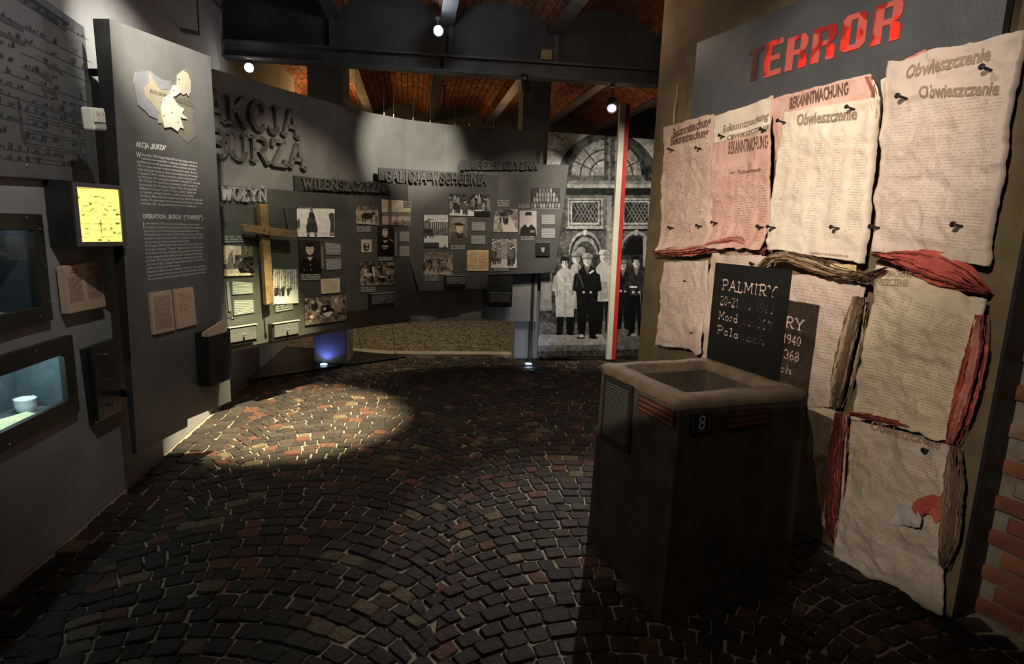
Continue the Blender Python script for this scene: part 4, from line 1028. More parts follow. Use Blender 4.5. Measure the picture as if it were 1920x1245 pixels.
photo(th, W1, 560, 450, 602, 512, p, .042, q=[(560, 449), (600, 452), (603, 512), (563, 512)], label='portrait photograph of a young officer in dark uniform')
p = Pic(510, 502, 562, 572, 3, .82, BW)
for i, x in enumerate(range(512, 560, 4)): p.line([(x, 502), (x + (i % 3 - 1), 545)], 1.3, .30)
p.grain(.25, 3, 9)
sky_people(p, 4, 14, 514, 548, 556, 18, .25); p.rect(510, 556, 562, 572, .86).poly([(545, 545), (562, 540), (562, 572), (535, 572)], .82); p.blur(1)
photo(th, W1, 512, 504, 560, 570, p, .042, q=[(512, 505), (557, 505), (560, 568), (513, 571)])
plate(th, 'document', W1, [(602, 524), (637, 521.5), (638, 548), (603.5, 551)], .042, .01, doc_cream, uv=True, label='small cream document')
p = Pic(571, 552, 652, 612, 3, .38, SEP); p.grain(.5, 7, 12).ell(590, 575, 6, 9, .2).ell(600, 570, 4, 4, .75).ell(586, 566, 4, 4, .8).ell(612, 580, 10, 8, .15).ell(632, 570, 12, 12, .55).ell(630, 563, 4, 4, .8).poly([(604, 588), (618, 584), (625, 585), (616, 595), (608, 590)], .9).rect(571, 600, 652, 612, .45, .6).ell(584, 594, 4, 3, .8).ell(596, 583, 3, 3, .85).ell(609, 579, 3, 3, .85).grain(.2, 2.5, 3); p.blur(1)
photo(th, W1, 573, 560, 650, 607, p, .045, q=[(572, 560), (649, 553), (650, 600), (573, 610)])
for q_, m_ in (([(434, 527), (475, 530), (476, 550), (435, 553)], caption_m), ([(437, 563), (477, 562), (478, 586), (438, 592)], caption_m), ([(608, 454), (640, 457), (640, 478), (610, 478)], caption_m), ([(609, 486), (641, 484), (641, 505), (611, 507)], caption_m), ([(419, 441), (458, 442), (458, 455), (419, 456)], caption_s), ([(562, 514), (601, 513), (602, 525), (563, 526)], caption_s), ([(515, 573), (550, 568), (550, 580), (516, 586)], caption_s)):
    plate(th, 'caption', W1, q_, .036, .006, m_, uv=True)
for q_ in ([(424, 528), (429, 528), (434, 583), (429, 584)], [(602, 462), (605.5, 462), (607, 504), (603.5, 504)]): plate(th, 'label_strip', W1, q_, .04, .01, M('strip_grey', (.2, .2, .19), None, .5))
drawer(th, W1, 432, 618, 481, 642, -.13); drawer(th, W1, 515, 610, 560, 632, -.13)
o = plate(th, 'glass_pane', W1, [(411, 381), (556, 389), (574, 574), (430, 601)], .17, .006, glass_mat('pane_glass', (.94, .97, .94)))
for px, py in ((414, 382), (553, 390), (513, 571), (434, 598)):
    u_, z_ = W1.uz(px, py, .17); mb = MB(); mb.tube([(u_, -.03, z_), (u_, -.175, z_)], .006, 8); mb.lathe([(.013, 0), (.013, .012), (.008, .018)], (u_, -.174, z_), (0, -1, 0), 12); th.part('glass_clamp', mb, chrome)
# wooden cross behind the glass
oldwood = M('weathered_wood', (.30, .165, .075), (.13, .07, .032), .8, 0, 14, .8, 30, .3, .7)
ub0, zb0 = W1.uz(503, 572, .09); ut0, zt0 = W1.uz(489, 383, .09)
th = Thing('wooden_cross', 'weathered wooden cross hung behind the glass of the WOŁYŃ panel', 'cross', W1, ub0, zb0)
def plank(pts, y0, y1):
    mb = MB(); mb.prism([tuple(W1.uz(x, y, .09)) for x, y in pts], y0, y1); return mb
th.part('upright', plank([(484, 382), (500, 383), (503, 425), (512, 565), (498, 572), (489, 430)], -.105, -.060), oldwood, bevel=.004)
th.part('crossbar', plank([(446, 421), (452, 420), (549, 432), (548, 446), (500, 441), (450, 433)], -.142, -.104), oldwood, bevel=.004)
for px, py in ((495, 432), (505, 436)): knob(th, W1, px, py, .142, .007, black, name='nail', ln=.006)

# ---- panel 2: WILENSZCZYZNA
W2 = Plane((-2.12, 5.62), (-1.03, 6.75))
th = ex_panel('second hanging panel titled WILEŃSZCZYZNA with horse photograph', W2, [(560, 336), (796, 347), (783, 571), (600, 590)], 'WILEŃSZCZYZNA', ((566, 353), (731, 361), (566, 334)), None, bar=[(552, 329), (732, 351), (731, 363), (553, 357)])
p = Pic(665, 384, 712, 424, 3, .55, SEP); p.rect(665, 384, 712, 394, .35).grain(.2, 4, 6).ell(688, 405, 11, 6, .15).line([(680, 408), (679, 418)], 2, .12).line([(685, 409), (684, 419)], 2, .12).line([(695, 408), (698, 419)], 2, .12).ell(700, 400, 4, 2.5, .15, 40).rect(665, 416, 712, 424, .7, .6).ell(706, 412, 3, 8, .4); p.blur(1)
photo(th, W2, 667, 386, 710, 421, p, .042, q=[(667, 385), (709, 387.5), (710, 422), (668, 419)])
p = Pic(714, 372, 787, 427, 3, .82, SEP); p.rect(714, 398, 787, 406, .45).rect(714, 406, 787, 427, .72).ell(760, 420, 26, 6, .5).grain(.16, 6, 8).rect(728, 372, 734, 427, .42)
rr_ = random.Random(8)
for _ in range(26): p.ell(rr_.uniform(738, 784), rr_.uniform(412, 424), .9, 1.6, .25)
p.blur(1)
photo(th, W2, 716, 374, 785, 424, p, .042, q=[(716, 373.5), (785, 378), (785, 424.5), (717, 421)])
plate(th, 'caption', W2, [(757, 376), (786, 378), (786, 391), (757, 389)], .048, .006, caption_s, uv=True)
p = Pic(676, 447, 699, 475, 3, .70, CRM); p.ell(687, 463, 6, 8, .2).ell(687.5, 458.5, 2.2, 3, .75).ell(688, 466, 3, 2, .6).rect(676, 447, 678, 475, .5); p.blur(1)
photo(th, W2, 677, 449, 697, 473, p, .042)
p = Pic(706, 423, 741, 482, 3, .15, SEP); p.poly([(708, 481), (711, 456), (718, 451), (728, 451), (738, 458), (739, 481)], .10).ell(722, 437, 5.5, 8, .78).ell(722, 430.5, 5.5, 3, .6).ell(720, 436.5, 1, .6, .25).ell(725, 436.5, 1, .6, .25).line([(720, 442), (724, 442)], .8, .35).poly([(718, 451), (722, 456), (727, 451)], .75).rect(716, 460, 728, 463, .6).rect(718, 465, 726, 467, .55).line([(730, 448), (736, 452)], 1.5, .6); p.blur(1)
photo(th, W2, 708, 425, 739, 480, p, .042, label='portrait photograph of an officer with medals')
p = Pic(673, 488, 743, 538, 3, .33, SEP); p.grain(.5, 5, 15).line([(698, 492), (702, 520)], 3, .75).ell(699, 496, 5, 4, .2).ell(690, 515, 8, 4, .7).ell(685, 507, 3, 3, .75).rect(712, 520, 722, 532, .12).ell(717, 519, 6, 2, .7).ell(728, 512, 4, 5, .6).rect(673, 530, 743, 538, .5, .6).grain(.25, 2.2, 16); p.blur(1)
photo(th, W2, 675, 491, 740, 535, p, .042, q=[(675, 491), (739, 491.5), (739.5, 534), (676, 536)])
for q_, m_ in ((rect(748, 434, 776, 453), caption_m), (rect(748, 461, 776, 481), caption_m), (rect(668, 424, 696, 435), caption_s), (rect(709, 478, 737, 489), caption_s), (rect(676, 537, 705, 548), caption_s)): plate(th, 'caption', W2, q_, .036, .006, m_, uv=True)
plate(th, 'label_strip', W2, rect(741, 435, 744, 480), .04, .01, MATS['strip_grey'])
drawer(th, W2, 698, 553, 738, 570, -.02)

# ---- panel 3: GALICJA WSCHODNIA
W3 = Plane((-1.47, 6.45), (-.15, 7.0))
th = ex_panel('third hanging panel titled GALICJA WSCHODNIA with crowd photographs', W3, [(715, 316), (936, 330), (913, 541), (786, 546)], 'GALICJA WSCHODNIA', ((722, 340), (911, 346), (722, 320)), None, bar=[(710, 314), (911, 327), (911, 337), (710, 338)])
def crowd(x0, y0, x1, y1, seed, base, ground, n, h, tint=BW):
    p = Pic(x0 - 2, y0 - 2, x1 + 2, y1 + 2, 3, base, tint); r = random.Random(seed); p.grain(.15, 5, seed)
    p.rect(x0 - 2, y0 + (y1 - y0) * .72, x1 + 2, y1 + 2, ground)
    ps = sorted(((r.uniform(x0, x1), y0 + (y1 - y0) * r.uniform(.62, .96)) for _ in range(n)), key=lambda a: a[1])
    for x, y in ps: p.person(x, y, h * r.uniform(.85, 1.15), r.uniform(.08, .6), .85)
    return p.grain(.15, 2.5, seed + 3).blur(1)
p = crowd(843, 363, 919, 405, 31, .22, .82, 22, 24); p.rect(889, 396, 921, 407, .12).line([(899, 362), (899, 376)], 1, .7)
photo(th, W3, 843, 363, 919, 405, p, .042, q=[(843, 363), (919, 365), (919, 406), (843, 404)])
p = Pic(793, 401, 843, 466, 3, .72, BW); p.poly([(795, 416), (805, 410), (843, 416), (843, 442), (795, 440)], .35).rect(805, 417, 838, 428, .2)
for x in range(808, 838, 4): p.rect(x, 417, x + 1.5, 428, .75)
p.rect(806, 413, 840, 416, .8).rect(793, 430, 812, 442, .2).grain(.15, 5, 33).rect(793, 444, 843, 466, .72); sky_people(p, 12, 5, 796, 820, 446, 10, .2); p.rect(795, 455, 823, 464, .2); p.ell(834, 462, 2, 3, .3); p.blur(1)
photo(th, W3, 795, 403, 840, 464, p, .042)
p = Pic(840, 405, 879, 461, 3, .45, SEP); p.grain(.2, 6, 35).poly([(842, 460), (845, 440), (855, 434), (868, 436), (876, 446), (878, 460)], .30).ell(862, 427, 6.5, 10, .78).poly([(846, 420), (850, 410), (864, 407), (874, 412), (872, 420), (858, 422)], .55).poly([(848, 420), (860, 417), (871, 421), (866, 424), (856, 423)], .15).ell(861, 427, 1, .7, .2).ell(867, 427, 1, .7, .2).line([(861, 433), (866, 433)], .8, .35).poly([(855, 436), (863, 444), (868, 437), (866, 446), (858, 446)], .12); p.blur(1)
photo(th, W3, 842, 407, 876, 458, p, .042, label='portrait photograph of an officer in a peaked cap')
p = crowd(794, 473, 849, 515, 37, .4, .62, 30, 20, SEP); photo(th, W3, 794, 473, 849, 515, p, .042)
plate(th, 'document', W3, rect(876, 469, 916, 508), .042, .01, doc_orange, uv=True, label='orange two-column leaflet')
for q_, m_ in ((rect(883, 416, 911, 433), caption_m), (rect(882, 441, 911, 458), caption_m), (rect(844, 458, 874, 468), caption_s), (rect(795, 515, 823, 527), caption_s)): plate(th, 'caption', W3, q_, .036, .006, m_, uv=True)
drawer(th, W3, 837, 519, 873, 533, 0)

# ---- panel 4: LUBELSZCZYZNA
W4 = Plane((-.60, 7.0), (.71, 7.15))
th = ex_panel('fourth and farthest hanging panel titled LUBELSZCZYZNA', W4, [(866, 304), (1067, 309), (1040, 511), (908, 516)], 'LUBELSZCZYZNA', ((873, 317.5), (1008, 318), (873, 303)), None, bar=[(862, 300), (1008, 303), (1008, 318), (862, 319)])
p = Pic(994, 350, 1052, 396, 3, .20, BW); r = random.Random(41); p.grain(.1, 4, 41)
for rowy, n_, half in ((360, 4, 10), (368, 7, 16), (377, 9, 21), (388, 10, 25)):
    for i in range(n_): p.person(1023 - half + 2 * half * i / (n_ - 1), rowy + 6, 14, r.uniform(.35, .65), .85)
p.rect(994, 391, 1052, 396, .5).blur(1); photo(th, W4, 996, 352, 1050, 393, p, .042)
p = Pic(923, 390, 973, 438, 3, .62, (1, .85, .76)); p.ell(942, 398, 20, 8, .3).grain(.3, 5, 43).poly([(940, 410), (958, 408), (972, 437), (944, 437)], .85); sky_people(p, 5, 5, 938, 952, 420, 14, .2); p.blur(1); photo(th, W4, 925, 392, 971, 435, p, .042)
p = Pic(972, 393, 1008, 445, 3, .72, (1, .86, .78)); p.poly([(974, 444), (976, 428), (984, 421), (997, 421), (1004, 428), (1006, 444)], .16).ell(990, 410, 6, 10, .74).poly([(984, 404), (986, 398), (996, 397), (997, 404)], .15).ell(988, 409, 1, .7, .2).ell(993.5, 409, 1, .7, .2).line([(988, 415), (993, 415)], .8, .35).poly([(986, 421), (990, 427), (995, 421)], .8).rect(994, 432, 1002, 436, .5); p.blur(1)
photo(th, W4, 974, 395, 1006, 442, p, .042, label='portrait photograph of a man in uniform on pale ground')
p = crowd(921, 448, 969, 502, 45, .6, .8, 14, 34, (1, .88, .80)); photo(th, W4, 921, 448, 969, 502, p, .042)
for q_, m_ in ((rect(1014, 402, 1042, 421), caption_m), (rect(1014, 428, 1042, 447), caption_m), (rect(932, 374, 956, 388), caption_s), (rect(970, 383, 994, 391), caption_s), (rect(975, 442, 1002, 451), caption_s), (rect(925, 502, 955, 508), caption_s)): plate(th, 'caption', W4, q_, .036, .006, m_, uv=True)
o = plate(th, 'badge_box', W4, rect(1005, 454, 1031, 480), .06, .05, black_satin, bevel=.003); plate(th, 'badge', W4, [(1014, 464), (1022, 464), (1020, 473), (1016, 473)], .066, .006, M('pale_metal', (.6, .55, .4), None, .35, .6), o)
drawer(th, W4, 919, 552, 957, 567, 0)
# dark carrier below panel four that holds the drawer
u0, z0 = W4.uz(905, 575, .02); u1, z1 = W4.uz(962, 512, .02)
mb = MB(); mb.box(u0, u1, -.012, .012, z0, z1); th.part('drawer_carrier', mb, black_satin)

# ================================================================== hanging wires
gw = 'wires holding the hanging partition'
nw = ('left', 'second', 'third')
places = ['near the grey pillar', 'left of the bright wall patch', 'over the bright wall patch', 'over the GALICJA panel edge', 'over the middle of the GALICJA panel', 'beside the small blue-white lamp', 'right of the small blue-white lamp', 'closest to the numbered pillar']
pcv = [np.array(p) for p in pc]
for px, pl_ in zip((666, 722, 736, 773, 804, 855, 878, 928), places):
    best = None
    for i in range(len(pcv) - 1):
        for f in np.linspace(0, 1, 12):
            c = pcv[i] * (1 - f) + pcv[i + 1] * f; e_ = abs(proj(np.array([c[0], c[1], 2.84]))[0] - px)
            if best is None or e_ < best[0]: best = (e_, c)
    c = best[1]; mb = MB(); mb.tube([(c[0], c[1] + .015, 2.84), (c[0], c[1] + .015, 3.60)], .0022, 6); mb.tube([(c[0], c[1] + .015, 2.83), (c[0], c[1] + .015, 2.87)], .006, 8)
    solo('hanging_wire', 'thin steel wire from ceiling to partition, ' + pl_, 'wire', mb, wire_m, WORLD, c[0], 2.84, -(c[1] + .015), group=gw)
for px, lb in ((679, 'thin floor tether wire left of the rear floor'), (742, 'thin floor tether wire above the lit kerb')):
    b = at_z(px, 664, .035); mb = MB(); mb.tube([(b[0], b[1] - .02, .035), (b[0], b[1] - .25, .53)], .003, 6); mb.lathe([(.012, 0), (.012, .01), (.004, .02)], (b[0], b[1] - .02, .035), (0, 0, 1), 10)
    solo('floor_tether', lb, 'wire', mb, black, WORLD, b[0], .035, -(b[1] - .02), group='floor tethers of the partition')

# ================================================================== door mural
PMU = Plane(tuple(at_z(1010, 673, 0.03)[:2]), tuple(at_z(1232, 671, 0.03)[:2]))
p = Pic(1000, 236, 1290, 690, 2, .34, (1.0, .95, .86))
p.grain(.12, 30, 50)
p.rect(1000, 236, 1290, 330, .74).rect(1000, 236, 1290, 330, .78, .5)
for a, b in (((1038, 250), (1056, 263)), ((1027, 278), (1046, 284)), ((1240, 262), (1225, 270)), ((1243, 285), (1235, 291))): p.line([a, b], 1.4, .25)
p.rect(1225, 330, 1290, 660, .62)
for y in range(340, 560, 20): p.line([(1226, y), (1290, y + 2)], 1, .3)
p.ell(1139, 345, 103, 105, .70).ell(1139, 347, 97, 100, .30).ell(1137, 350, 84, 86, .24)
p.rect(1036, 342, 1240, 690, .34)
p.poly([(1036, 342), (1064, 342), (1050, 690), (1000, 690)], .32)
# fanlight
p.ell(1137, 332, 66, 70, .50); p.grain(.14, 14, 52)
for r_ in (30, 47): p.ring(1137, 332, r_ * 1.05, r_ * 1.1, 2.2, .16, 332)
for a in (25, 50, 130, 155):
    c_, s_ = math.cos(R(a)), math.sin(R(a)); p.line([(1137 + 28 * c_, 332 - 30 * s_), (1137 + 66 * c_, 332 - 70 * s_)], 2, .16)
p.rect(1066, 329, 1210, 346, .34).rect(1133, 255, 1153, 345, .27).rect(1140, 258, 1145, 345, .38)
p.rect(1064, 339, 1232, 346, .44).rect(1064, 346, 1232, 352, .58).rect(1062, 353, 1236, 366, .15)
# doors
for x0, x1 in ((1062, 1132), (1160, 1226)):
    p.rect(x0, 366, x1, 640, .36).rect(x0 + 3, 372, x1 - 2, 426, .58).rect(x0 + 6, 375, x1 - 5, 423, .30).rect(x0 + 8, 377, x1 - 8, 421, .62).rect(x0 + 11, 380, x1 - 11, 417, .20)
    for i in range(7):
        xa = x0 + 11 + i * 7; p.line([(xa, 381), (xa + 20, 416)], 1.4, .48).line([(xa + 20, 381), (xa, 416)], 1.4, .48)
    p.rect(x0, 426, x1, 429, .6).rect(x0, 430, x1, 433, .14)
    xc = (x0 + x1) / 2; p.ell(xc, 475, 31, 42, .55).ell(xc, 477, 28, 38, .24).ell(xc, 480, 25, 36, .52 if x0 < 1100 else .14).ell(xc, 484, 21, 32, .30 if x0 < 1100 else .10).rect(xc - 3, 431, xc + 3, 441, .66)
    p.rect(x0 + 4, 478, x1 - 4, 640, .25)
p.rect(1134, 366, 1158, 640, .40).rect(1138, 368, 1146, 640, .52).rect(1149, 366, 1152, 640, .2)
p.ell(1089, 470, 9, 7, .5).grain(.10, 5, 55)
p.rect(1206, 446, 1212, 500, .6)
# street
p.poly([(1000, 606), (1290, 600), (1290, 690), (1000, 690)], .40); p.poly([(1000, 628), (1130, 628), (1140, 646), (1000, 648)], .56)
p.poly([(1000, 660), (1290, 652), (1290, 690), (1000, 690)], .28); p.grain(.09, 4, 56); p.rect(1000, 512, 1034, 582, .52).rect(1000, 512, 1034, 520, .7)
# people of the photograph
def man(cx, top, feet, wd, coat, trousers, hat=None, hatv=.5, coat_end=.72, head=.75):
    H = feet - top; hh = H * .135; hw = hh * .36
    p.poly([(cx - wd * .42, feet), (cx - wd * .45, top + H * .5), (cx + wd * .45, top + H * .5), (cx + wd * .42, feet), (cx + wd * .10, feet), (cx + 1, top + H * .62), (cx - wd * .12, feet)], trousers)
    p.ell(cx - wd * .30, feet, wd * .2, 2.2, trousers * .6).ell(cx + wd * .30, feet, wd * .2, 2.2, trousers * .6)
    p.poly([(cx - wd * .46, top + H * coat_end), (cx - wd * .50, top + H * .5), (cx - wd * .56, top + H * .30), (cx - wd * .40, top + H * .195), (cx - hw * .8, top + H * .14), (cx + hw * .8, top + H * .14), (cx + wd * .40, top + H * .195), (cx + wd * .56, top + H * .30), (cx + wd * .50, top + H * .5), (cx + wd * .46, top + H * coat_end)], coat)
    p.poly([(cx - hw * .8, top + H * .145), (cx, top + H * .25), (cx + hw * .8, top + H * .145)], min(.85, coat * .5 + .35)); p.line([(cx, top + H * .25), (cx, top + H * coat_end)], 1, coat * .55)
    for sg in (-1, 1):
        p.line([(cx + sg * wd * .50, top + H * .26), (cx + sg * wd * .58, top + H * .42)], wd * .2, coat * .86); p.line([(cx + sg * wd * .58, top + H * .42), (cx + sg * wd * .22, top + H * .46)], wd * .17, coat * .92); p.ell(cx + sg * wd * .16, top + H * .46, 2.4, 2, .75)
        p.line([(cx + sg * wd * .40, top + H * .34), (cx + sg * wd * .40, top + H * .5)], 1, coat * .5)
    p.rect(cx - hw * .5, top + H * .11, cx + hw * .5, top + H * .15, head * .7)
    p.ell(cx, top + H * .078, hw, hh * .52, head); p.ell(cx + hw * .5, top + H * .085, hw * .5, hh * .4, head * .72)
    p.ell(cx - hw * .38, top + H * .072, 1.1, .8, .22); p.ell(cx + hw * .38, top + H * .072, 1.1, .8, .22); p.line([(cx, top + H * .075), (cx + .4, top + H * .092)], .8, head * .65); p.line([(cx - 1.4, top + H * .108), (cx + 1.4, top + H * .108)], .8, .35)
    if hat == 'helmet': p.ell(cx, top + H * .032, hw * 1.28, hh * .33, hatv); p.ell(cx + hw * .5, top + H * .035, hw * .7, hh * .26, hatv * .75); p.rect(cx - hw * 1.4, top + H * .046, cx + hw * 1.4, top + H * .056, hatv * .5)
    elif hat == 'cap': p.ell(cx, top + H * .03, hw * 1.25, hh * .24, hatv); p.rect(cx - hw * 1.1, top + H * .045, cx + hw * 1.1, top + H * .053, .15)
    else: p.ell(cx, top + H * .022, hw * 1.02, hh * .22, .16); p.ell(cx - hw * .9, top + H * .055, hw * .25, hh * .25, .16); p.ell(cx + hw * .9, top + H * .055, hw * .25, hh * .25, .16)
man(1080, 473, 620, 24, .62, .2, 'helmet', .55); man(1059, 482, 626, 36, .66, .12, None, coat_end=.78); p.line([(1061, 508), (1061, 590)], 1, .35); p.line([(1046, 512), (1058, 532), (1072, 534)], 3, .72); p.line([(1068, 512), (1070, 530)], 3, .6)
man(1132, 470, 624, 34, .66, .14, 'helmet', .74, coat_end=.62); p.poly([(1121, 528), (1139, 528), (1141, 560), (1125, 562)], .55)
man(1101, 476, 633, 40, .14, .10, 'helmet', .62); p.line([(1085, 512), (1094, 540)], 1.5, .4); p.line([(1112, 508), (1106, 512)], 4, .75); p.line([(1086, 500), (1080, 540)], 2, .28); p.ell(1090, 630, 5, 3, .7); p.ell(1123, 629, 7, 2.5, .6)
man(1168, 487, 615, 26, .16, .10, 'cap', .45); man(1193, 480, 628, 34, .24, .09, None, coat_end=.42); p.line([(1182, 538), (1193, 538)], 4, .8); p.line([(1212, 510), (1217, 528), (1200, 540)], 4, .25); p.ell(1188, 628, 6, 3, .6); p.line([(1200, 545), (1204, 600)], 1, .5)
man(1226, 490, 610, 30, .12, .08, None); p.poly([(1205, 560), (1226, 540), (1234, 600), (1206, 600)], .10)
p.grain(.09, 5, 57).grain(.05, 2, 58).blur(1); p.a = np.clip((p.a - .12) * 1.28, 0, 1)
u, z = PMU.uz(1130, 668, 0)
th = Thing('photo_mural', 'tall black and white photograph of men at an arched door', 'mural', PMU, u, z)
photo(th, PMU, 0, 0, 0, 0, p, .03, q=[(1028, 247), (1262, 264), (1250, 668), (1008, 668)], name='print', thick=.03, mat=mural_m)
mb = MB(); mb.box(u - 1.0, u - .96, 0, .05, .0, 2.6); th.part('support_post', mb, black)
mb = MB(); mb.box(u + .6, u + .64, 0, .05, .0, 2.6); th.part('support_post', mb, black)

# ================================================================== white and red border post
b = at_z(1143, 674, 0.02); t_ = at_y(1170, 196, b[1] - .02)
th = Thing('border_post', 'slender white and red striped post before the door mural', 'post', WORLD, b[0], .035, -(b[1] - .06))
ax = np.array([.80, -.60]); bx = np.array([.60, .80])
def leaning(off0, w_, d_):
    vs = []
    for c in (np.array([b[0], b[1] - .06, .035]), np.array([t_[0], t_[1] - .06, t_[2]])):
        for i, j in ((0, 0), (1, 0), (1, 1), (0, 1)):
            xy = c[:2] + np.array([1, 0.12]) * (off0 + w_ * i) + np.array([-.12, 1]) * d_ * j; vs.append((xy[0], xy[1], c[2]))
    mb = MB(); mb.add(vs, [(0, 3, 2, 1), (4, 5, 6, 7), (0, 1, 5, 4), (1, 2, 6, 5), (2, 3, 7, 6), (3, 0, 4, 7)]); return mb
th.part('white_half', leaning(-.055, .068, .06), M('post_white', (.80, .74, .62), (.7, .64, .52), .5))
th.part('red_half', leaning(.0135, .052, .06), M('post_red', (.62, .035, .022), (.5, .028, .02), .5))

# ================================================================== small lamps
a_, b_ = at_y(252, 36, 4.35), at_y(373, 63, 4.75)
mb = MB(); mb.tube([tuple(a_), tuple(b_)], .02, 4); mb.tube([tuple(b_), (b_[0], b_[1], 3.55)], .006, 6); mb.tube([tuple(a_), (a_[0], a_[1], 3.55)], .006, 6)
solo('track_rail', 'short grey lighting rail above the text panel', 'rail', mb, steel_dark, WORLD, a_[0], min(a_[2], b_[2]), -a_[1])
def led(px, py, label, power, col, aim):
    c = at_z(px, py, .035); 
    th = Thing('floor_led', label, 'floor light', WORLD, c[0], .032, -c[1])
    mb = MB(); mb.lathe([(.05, 0), (.05, .006), (.042, .009)], (c[0], c[1], .032), (0, 0, 1), 16); th.part('rim', mb, chrome)
    mb = MB(); mb.lathe([(.040, .0), (.040, .011), (.034, .014)], (c[0], c[1], .032), (0, 0, 1), 16); th.part('lens', mb, M('led_blue_white', (.8, .9, 1), None, .3, emit=(.55, .8, 1.0), es=9.0))
    s = spot('led_light', (c[0], c[1], .06), aim, power, 110, .6, col, .02); s.parent = th.o; s.matrix_parent_inverse = Matrix.Translation(-Vector((c[0], c[1], .032)))
led(607, 684, 'bright blue-white floor light before the blue lit pillar', 2.2, (.12, .16, 1.0), (x0 if False else -2.10, 6.75, .5))
led(991, 683, 'bright blue-white floor light at the foot of the numbered pillar', 3.0, (.62, .70, 1.0), (.2, 7.5, .45))

def spotlamp(px, py, y, label, aim, r=.05, ln=.13, on=True, es=60.0, hang=.2, lens=(1, .96, .9)):
    c = at_y(px, py, y); d = (Vector(aim) - Vector(c)).normalized(); c = Vector(c)
    th = Thing('track_spot', label, 'spotlight', WORLD, c[0], c[2], -c[1])
    mb = MB(); mb.lathe([(r * .55, -ln), (r * .9, -ln * .85), (r, -.02), (r, .004), (r * .86, .004), (r * .84, -.01)], c, d, 18); th.part('housing', mb, black_satin)
    mb = MB(); mb.lathe([(r * .82, -.012), (r * .82, -.008), (r * .4, -.004)], c, d, 18)
    th.part('lens', mb, M('lens_lit_%d' % int(es) + label[:3], lens, None, .3, emit=lens, es=es) if on else M('lens_off', (.25, .25, .32), None, .15, 0))
    back = c - d * ln * .6; hang = max(.03, (3.105 if back.y > 5.5 and back.y < 6.2 and back.z < 3.1 else 3.505 if back.y > 7 else back.z + hang) - back.z)
    mb = MB(); mb.tube([back, back + Vector((0, 0, hang))], .008, 8); mb.lathe([(.025, 0), (.025, .02)], back + Vector((0, 0, hang - .02)), (0, 0, 1), 12); th.part('stem', mb, black_satin)
    return th
spotlamp(822, 58, 5.35, 'brightest track spotlight before the dark vault end boards', (.3, 1.5, 1.6), .045, .12, True, 55, .10)
spotlamp(467, 127, 5.60, 'glaring track spotlight below the steel beam at left', (-.6, 1.0, 1.4), .045, .12, True, 45, .12)
spotlamp(833, 246, 8.0, 'small blue-white spotlight just above the hanging partition', (.3, 2, 1.8), .035, .10, True, 30, .5, (.6, .75, 1.0))
spotlamp(1147, 203, 5.98, 'black track spotlight with violet lens beside the red white post', (.5, 2.2, 0), .055, .17, True, .8, .10, (.55, .55, .8))
spotlamp(986, 168, 5.92, 'black track spotlight turned towards the numbered pillar', (.4, 7.3, 1.6), .05, .15, False, 0, .12)
spot('spot_from_rear', (1.02, 5.55, 2.95), (.45, 2.75, 0), 330, 40, .9, (.95, .90, .84), .02)
l_ = point('lamp_spill', tuple(at_y(822, 50, 5.28)), 5.0, (.86, .90, 1.0), .03)
l_ = point('lamp_spill_left', tuple(at_y(467, 127, 5.45)), .8, (1, .95, .85), .03)
l_ = point('front_vault_fill', (.5, 4.6, 3.2), 7.0, (1, .75, .55), .05)  # fill added to bring up the front vault bricks, no fixture here
l_ = point('warm_vault_lamp', (-2.75, 9.0, 3.15), 40, (1, .55, .18), .05)
l_ = point('vault_fill_right', (1.3, 8.6, 3.0), 7, (1, .60, .32), .05)  # added fill that brightens the far vault bricks on the right
l_ = point('vault_lamp_mid', (-.2, 9.3, 3.0), 10, (1, .60, .28), .05)

# ================================================================== the well
WF = np.array([.70, 2.27]); WU = np.array([-.342, .94]); WV = np.array([.94, .342]); WS = .665; WH = 1.0; WT = .085
WP = Plane(tuple(WF + WU * WS), tuple(WF))               # its left face, far -> near
th = Thing('well', 'square rough concrete well shaft with open top', 'well', WORLD, WF[0] + .2, 0, -(WF[1] + .4))
def wq(a, b): return WF + WU * a + WV * b
def well_box(flare=.02):
    vs = []; fs = []; N = 14
    rs = np.random.RandomState(3)
    return vs
bm = bmesh.new()
def quadbox(bm, pts, z0, z1):
    v = [bm.verts.new((x, y, z)) for z in (z0, z1) for x, y in pts]
    for f in ((3, 2, 1, 0), (4, 5, 6, 7), (0, 1, 5, 4), (1, 2, 6, 5), (2, 3, 7, 6), (3, 0, 4, 7)): bm.faces.new([v[i] for i in f])
e_ = .018
mb = MB(); outer = [wq(-e_, -e_), wq(-e_, WS + e_), wq(WS + e_, WS + e_), wq(WS + e_, -e_)]
top = [wq(0, 0), wq(0, WS), wq(WS, WS), wq(WS, 0)]; inn = [wq(WT, WT), wq(WT, WS - WT), wq(WS - WT, WS - WT), wq(WS - WT, WT)]
vs = [(*p, 0.0) for p in outer] + [(*p, WH - .05) for p in top] + [(*p, WH - .05) for p in inn] + [(*p, .05) for p in inn]
fs = [(3, 2, 1, 0)] + [(i, (i + 1) % 4, (i + 1) % 4 + 4, i + 4) for i in range(4)] + [(i + 4, (i + 1) % 4 + 4, (i + 1) % 4 + 8, i + 8) for i in range(4)] + [(i + 8, (i + 1) % 4 + 8, (i + 1) % 4 + 12, i + 12) for i in range(4)] + [(12, 13, 14, 15)]
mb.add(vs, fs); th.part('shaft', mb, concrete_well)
rim = MB(); oo = [wq(-.012, -.012), wq(-.012, WS + .012), wq(WS + .012, WS + .012), wq(WS + .012, -.012)]; ii = inn
prof = [(oo, WH - .052), (oo, WH - .018), (None, WH), (ii, WH - .004), (ii, WH - .06)]
ring = []
